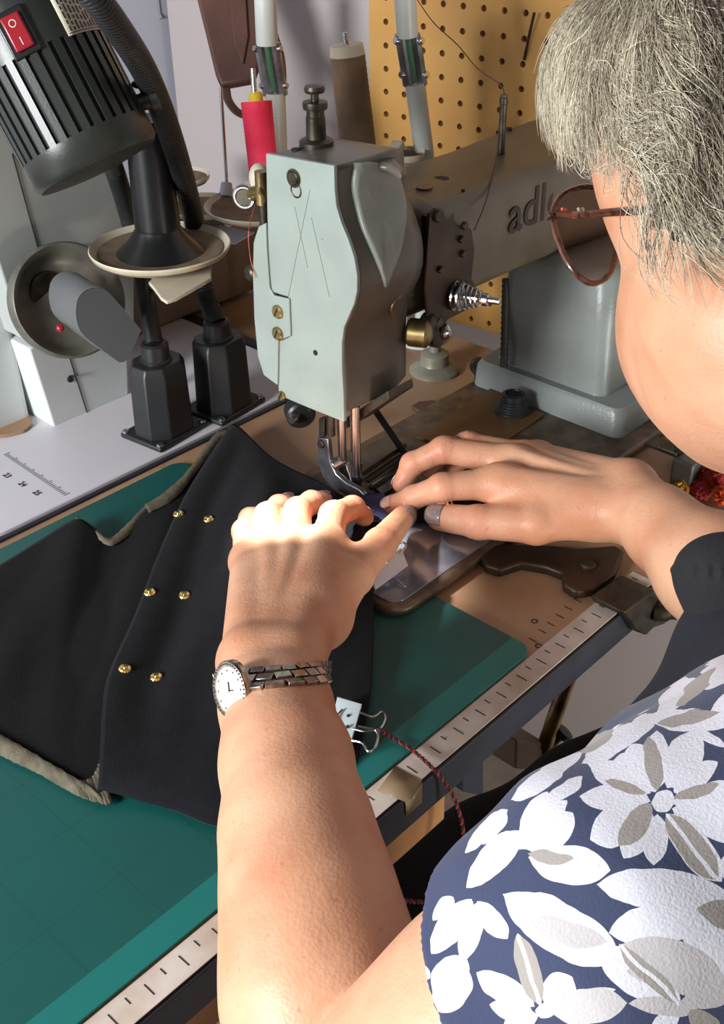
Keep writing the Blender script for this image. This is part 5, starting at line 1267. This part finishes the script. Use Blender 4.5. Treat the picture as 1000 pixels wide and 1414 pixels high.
fk = ok[fh].all(1); used = np.unique(fh[fk]); remap = -np.ones(len(vh), int); remap[used] = np.arange(len(used))
def hair_mat(name, use_attr=True):
    m = bpy.data.materials.new(name); m.use_nodes = True; N = m.node_tree.nodes; L = m.node_tree.links; b = N['Principled BSDF']
    if use_attr:
        a = N.new('ShaderNodeAttribute'); a.attribute_name = 'tone'
        r = N.new('ShaderNodeValToRGB'); e = r.color_ramp.elements; e[0].position = 0; e[0].color = (*lin((70, 58, 50)), 1); e[1].position = 1; e[1].color = (*lin((238, 230, 208)), 1)
        x = e.new(.35); x.color = (*lin((140, 126, 108)), 1); x = e.new(.65); x.color = (*lin((198, 187, 163)), 1)
        L.new(a.outputs['Fac'], r.inputs[0]); L.new(r.outputs[0], b.inputs['Base Color'])
    else: b.inputs['Base Color'].default_value = (*lin((112, 102, 92)), 1)
    b.inputs['Roughness'].default_value = .42; b.inputs['Specular IOR Level'].default_value = .4; return m
hs = mesh_from('hair', vh[used], remap[fh[fk]], hair_mat('hair_under', False), per)
NS = 16500
cand = np.where(ok_root & ~((pjh[:, 0] < 900) & (((vh - CAM) @ CF) > .61)))[0]; wgt = np.where(((vh[cand] - CAM) @ CF) < .56, 1., .35) * np.where(pjh[cand, 0] < 1030, 1., .4) * np.where(pjh[cand, 1] > 230, 1.8, 1.); pick = rng.choice(cand, NS, p=wgt / wgt.sum())
pos = vh[pick] + rng.normal(0, .0012, (NS, 3)); 
jit = rng.normal(0, 1, (NS, 3)); 
def flow(p):
    pj = project(p); x = pj[:, 0]; y = pj[:, 1]
    # direction field of the haircut over the skull: falls from the crown, sweeping back towards the nape at the side
    ang = np.interp(y, [-50, 60, 150, 240, 330, 400], [88, 80, 62, 48, 62, 85])
    ang = ang + np.where(x < 830, 30 * np.clip((830 - x) / 60, 0, 1) * np.where(y < 130, .5, -.9), 0)
    ang = ang + 22 * np.sin(x * .024 + y * .016) + 14 * np.sin(x * .055 - y * .034)
    a = np.radians(ang); return np.cos(a)[:, None] * CR - np.sin(a)[:, None] * CU
K = 11; S = np.zeros((NS, K, 3)); S[:, 0] = pos; d_prev = None
lift = np.abs(rng.normal(0, .0022, NS)) + .0004; curl = rng.normal(0, 1, (NS, 3)); stp = rng.uniform(.0030, .0058, NS)
for k in range(1, K):
    p = S[:, k - 1]; g_ = sdf_grad(hair_fn, p); g_ /= np.linalg.norm(g_, axis=1)[:, None] + 1e-9
    t = flow(p) + .40 * curl * np.sin(k * .5 + jit[:, :1]) + .12 * jit; t -= g_ * (t * g_).sum(1)[:, None]; t /= np.linalg.norm(t, axis=1)[:, None] + 1e-9
    if d_prev is not None: t = .5 * t + .5 * d_prev; t /= np.linalg.norm(t, axis=1)[:, None] + 1e-9
    d_prev = t; q = p + t * stp[:, None]; dd = hair_fn(q); tgt = lift * (k / K) ** 1.2
    g2_ = g_; q = q - g2_ * np.clip(dd - tgt, -.01, .01)[:, None]; S[:, k] = q
pe = project(S[:, -1]); yl = np.interp(pe[:, 0], [740, 790, 818, 850, 885, 893, 900, 950, 1000, 1100], [200, 220, 225, 262, 330, 372, 392, 412, 410, 420])
keep = (pe[:, 1] < yl + np.where(rng.random(NS) < .25, 26, 4)) | (((S[:, -1] - CAM) @ CF > .62) & (pe[:, 0] > 900)); S = S[keep]; pj0 = project(S[:, 0])
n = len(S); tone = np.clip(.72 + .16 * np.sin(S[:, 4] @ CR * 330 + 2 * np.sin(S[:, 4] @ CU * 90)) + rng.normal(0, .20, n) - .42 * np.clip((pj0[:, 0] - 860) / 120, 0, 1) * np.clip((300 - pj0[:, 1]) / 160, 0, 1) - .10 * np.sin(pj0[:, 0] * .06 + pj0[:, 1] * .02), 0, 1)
T_ = np.gradient(S, axis=1); T_ /= np.linalg.norm(T_, axis=2)[..., None] + 1e-9
U_ = np.cross(T_, CF); U_ /= np.linalg.norm(U_, axis=2)[..., None] + 1e-9; W_ = np.cross(T_, U_)
rad = np.interp(np.arange(K), [0, 2, K - 3, K - 1], [.00014, .00019, .00014, .00004])[None, :, None] * rng.uniform(.7, 1.5, n)[:, None, None]
ringv = np.stack([S + (U_ * math.cos(a) + W_ * math.sin(a)) * rad for a in (0, 2.094, 4.189)], 2)    # n,K,3,3
vv_ = ringv.reshape(-1, 3); base_i = (np.arange(n)[:, None, None] * K + np.arange(K - 1)[None, :, None]) * 3 + np.arange(3)[None, None, :]
nx_ = (np.arange(n)[:, None, None] * K + np.arange(K - 1)[None, :, None]) * 3 + ((np.arange(3) + 1) % 3)[None, None, :]
ff = np.stack([base_i, nx_, nx_ + 3, base_i + 3], -1).reshape(-1, 4)
so_ = mesh_from('hair_strands', vv_, ff, hair_mat('hair_strand'), hs); tag(so_, kind='stuff')
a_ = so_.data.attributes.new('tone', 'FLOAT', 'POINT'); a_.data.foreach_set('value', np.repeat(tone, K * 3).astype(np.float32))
print('hair', n, time.time() - _t)

# eyeglasses -----------------------------------------------------------------------
gl = thing('eyeglasses', EYE, 'brown tortoiseshell eyeglasses with tinted lens worn by the grey-haired person', 'glasses')
lens_px = [(762, 300), (766, 284), (778, 268), (800, 259), (822, 259), (838, 268), (849, 286), (853, 312), (852, 345), (845, 372), (834, 386), (816, 391), (798, 380), (782, 358), (770, 330)]
fn_ = unit(FD + HL * .05)
def on_lens(px, py): r = ray(px, py); return CAM + r * (((EYE - CAM) @ fn_) / (r @ fn_))
Lp = [on_lens(*p) for p in lens_px]; Lc = sum(Lp) / len(Lp)
Lc3 = [x for x in catmull(Lp + [Lp[0]], 6)]
def ring_mesh(pts, r, m, nm, par): MB().tube(pts + [pts[1]], r, 10).build(nm, m, par)
ring_mesh(Lc3, .0016, M['frame'], 'rim', gl)
def mirror(p): return p - HL * 2 * ((p - NB) @ HL)
Rc3 = [mirror(p) for p in Lc3]; ring_mesh(Rc3, .0016, M['frame'], 'rim', gl)
LM = bpy.data.materials.new('lens_tint'); LM.use_nodes = True; b = LM.node_tree.nodes['Principled BSDF']; b.inputs['Base Color'].default_value = (*lin((204, 176, 164)), 1); b.inputs['Transmission Weight'].default_value = 1; b.inputs['Roughness'].default_value = .0; b.inputs['IOR'].default_value = 1.12
for pts in (Lc3, Rc3):
    c = sum(pts[:-1]) / (len(pts) - 1); MB().prism([c + (p - c) * .985 - fn_ * .0004 for p in pts[:-1]], fn_ * .0008).build('lens', LM, gl, flat=True)
hin = Lp[0] * .0 + on_lens(758, 298)
tA_ = on_lens(764, 300); 
MB().box(on_lens(762, 299), (.006, .004, .003), (HL, FD, HU)).build('hinge_block', M['frame'], gl, bevel=.0005)
earp = HC + HL * .084 - FD * .015 - HU * .012
t0 = on_lens(764, 299) + fn_ * -.002; 
MB().tube([t0, P(800, 297, d=((t0 - CAM) @ CF) - .004), P(848, 293, d=.530), P(870, 292, d=.500), P(892, 291, d=.475), P(960, 296, d=.455), P(1000, 330, d=.465)], .0014, 8, flat=1.5, smooth=4).build('temple', M['frame'], gl)
MB().tube([mirror(t0), mirror(t0) - FD * .09, mirror(t0) - FD * .11 - HU * .02], .0019, 8).build('temple', M['frame'], gl)
MB().tube([Lc3[0] * .0 + min(Lc3, key=lambda p: np.linalg.norm(p - NB - HU * .006)), NB + HU * .01 + FD * .004, mirror(min(Lc3, key=lambda p: np.linalg.norm(p - NB - HU * .006)))], .0014, 8, smooth=4).build('bridge', M['frame'], gl)
MB().box(on_lens(775, 297) - fn_ * .003, (.0028, .0012, .0042), (HL, fn_, HU)).build('hinge_plate', mat('pink_hinge', (214, 100, 100), .4), gl)
for x in (793, 799): MB().box(on_lens(x, 297) - fn_ * .004, (.001, .0012, .003), (HL, fn_, HU)).build('hinge_pin', M['label'], gl)

# wrist watch -----------------------------------------------------------------------
# worn below the left hand: bracelet follows the wrist surface
wt = thing('wristwatch', P(375, 930, z=.08), 'silver wristwatch with oval pale dial and link bracelet on the left wrist', 'watch')
wcen = (LH['wristA'][0] + LH['wristB'][0]) / 2 * .55 + foreL[1][0] * .45
wax = unit(foreL[1][0] - (LH['wristA'][0] + LH['wristB'][0]) / 2)
wax = unit(-CU + CR * .10 - CF * .12)
wcen = P(377, 938, z=.078)
e1 = unit(CR - wax * (CR @ wax)); e2 = unit(np.cross(wax, e1)); e2 = e2 if e2 @ CF < 0 else -e2
def wsurf(th, off=.0, ax=0.):
    d = e1 * math.cos(th) + e2 * math.sin(th); o = wcen + wax * ax; t_ = np.linspace(0, .06, 61); pts = o[None] + d[None] * t_[:, None]; s = larm(pts); i = 60 - int(np.argmax((s < 0)[::-1])); t = t_[i]
    return o + d * (t + off), d
nL_ = 34; dth = 2 * PI / nL_
br_ = None
mbk = MB(); mbc = MB()
def wpt(th, ax):
    q, d = wsurf(th, 0, ax); g = sdf_grad(larm, q[None], .0015)[0]; g = unit(g); return q - g * float(larm(q[None])[0]) , g
for k in range(nL_):
    th = k * dth
    for s_ in (-1, 0, 1):
        t0_ = th + (dth / 2 if s_ == 0 else 0); ax_o = -.001 + s_ * .0040; q, g = wpt(t0_, ax_o); qn, _ = wpt(t0_ + dth / 2, ax_o); qp, _ = wpt(t0_ - dth / 2, ax_o)
        tg_ = qn - qp; wd_ = np.linalg.norm(tg_); tg_ = unit(tg_ - g * (tg_ @ g)); bn = np.cross(g, tg_)
        (mbc if s_ == 0 else mbk).box(q + g * .0012, (.0026, wd_ * .93, .0046 if s_ else .0052), (g, tg_, bn))
mbk.build('outer_links', M['watch'], wt, bevel=.0003); mbc.build('centre_links', M['watch'], wt, bevel=.0003)
thc = math.radians(158)
q, d = wsurf(thc, .0035, .0045); 
fx = unit(P(318, 948, d=.66) - CAM)
q, d = wsurf(math.radians(152), .003, .006); 
def arm_hit(px, py):
    ds = np.linspace(.45, .9, 900); pts = CAM + ray(px, py)[None] * ds[:, None]; s = larm(pts); i = int(np.argmax(s < 0)); return pts[i]
wq = arm_hit(322, 950) - CF * .0075; wn2 = unit(d * .8 - CF * .55)
wu = unit(wax - wn2 * (wax @ wn2)); wv_ = np.cross(wn2, wu)
def odisc(c, a, b, prof, m, nm, par, seg=48):
    mb = MB(); vs = []; fs = []
    for s_, h in prof:
        for k in range(seg): t = 2 * PI * k / seg; vs.append(c + wu * a * s_ * math.cos(t) + wv_ * b * s_ * math.sin(t) + wn2 * h)
    n_ = len(prof)
    for i in range(n_ - 1):
        for k in range(seg): k2 = (k + 1) % seg; fs.append((i * seg + k, i * seg + k2, (i + 1) * seg + k2, (i + 1) * seg + k))
    fs += [tuple(range(seg)), tuple((n_ - 1) * seg + k for k in range(seg))]; return mb.add(vs, fs).build(nm, m, par, sharp=30)
case = odisc(wq, .0165, .0128, [(.9, -.004), (1, -.003), (1, .0008), (.94, .0022), (.80, .0024), (.78, .0012)], M['watch'], 'case', wt)
dial = odisc(wq, .0165, .0128, [(.78, .0009), (.78, .0016)], M['watchface'], 'dial', wt)
MB().box(wq + wn2 * .0020 + wu * -.002, (.0006, .0004, .0055), (wv_, wn2, wu)).build('minute_hand', M['ink'], dial, flat=True)
MB().box(wq + wn2 * .0020 + wv_ * .0012, (.0034, .0004, .0007), (wv_, wn2, wu)).build('hour_hand', M['ink'], dial, flat=True)
mb = MB()
for k in range(12): t = 2 * PI * k / 12; mb.box(wq + wn2 * .0018 + wu * .0165 * .66 * math.cos(t) + wv_ * .0128 * .66 * math.sin(t), (.0006, .0003, .0012), (wv_, wn2, wu))
tag(mb.build('hour_marks', M['gun'], dial, flat=True), kind='stuff')
mb = MB()
for k in range(40): t = 2 * PI * k / 40; mb.ell(wq + wn2 * .0024 + wu * .0165 * .88 * math.cos(t) + wv_ * .0128 * .88 * math.sin(t), .00062, seg=6, rings=4)
tag(mb.build('bezel_stones', M['steel'], case), kind='stuff')
MB().cyl(wq + wu * .0165 + wn2 * -.001, wq + wu * .0195 + wn2 * -.001, .0016).build('crown', M['watch'], wt)

# ================================================================== CAMERA, LIGHT
cam = bpy.data.cameras.new('camera'); co = bpy.data.objects.new('camera', cam); COL.objects.link(co)
cam.sensor_fit = 'VERTICAL'; cam.sensor_height = 24; cam.sensor_width = 24; cam.lens = 24 * F / 1414; cam.clip_start = .01
co.matrix_world = Matrix([list(RW[0]) + [CAM[0]], list(RW[1]) + [CAM[1]], list(RW[2]) + [CAM[2]], [0, 0, 0, 1]])
SC.camera = co
def area(name, loc, target, size, power, col, sy=None):
    l = bpy.data.lights.new(name, 'AREA'); l.energy = power; l.color = col; l.size = size
    if sy: l.shape = 'RECTANGLE'; l.size_y = sy
    o = bpy.data.objects.new(name, l); COL.objects.link(o); o.location = loc
    o.rotation_euler = (Vector(target) - Vector(loc)).to_track_quat('-Z', 'Y').to_euler(); return o
area('window_daylight', (-1.6, .06, .56), (-.1, -.1, .05),   .42, 43, (.95, .98, 1.0), .5)
area('room_daylight', (-1.2, -1.3, 1.3), (-.3, -.3, 0), .7, 1.6, (1., .97, .93))
area('under_table_fill', (.0, -1.1, -.12), (.46, -.05, -.42), .4, 9, (1., .98, .92))  # added low area light to brighten the wall below the table
s = bpy.data.lights.new('needle_lamp', 'SPOT'); s.energy = 40; s.color = (1, .97, .95); s.spot_size = math.radians(25); s.spot_blend = .7; s.shadow_soft_size = .012
so = bpy.data.objects.new('needle_lamp', s); COL.objects.link(so); sl = V(-.17, .10, .30); so.location = tuple(sl)
so.rotation_euler = (Vector(P(432, 728, z=.04)) - Vector(so.location)).to_track_quat('-Z', 'Y').to_euler()
w = bpy.data.worlds.new('world'); SC.world = w; w.use_nodes = True; w.node_tree.nodes['Background'].inputs[0].default_value = (.95, .93, .95, 1); w.node_tree.nodes['Background'].inputs[1].default_value = .07
SC.view_settings.view_transform = 'Standard'; SC.view_settings.look = 'None'; SC.view_settings.gamma = 1; SC.view_settings.exposure = 0
SC.view_settings.use_curve_mapping = False
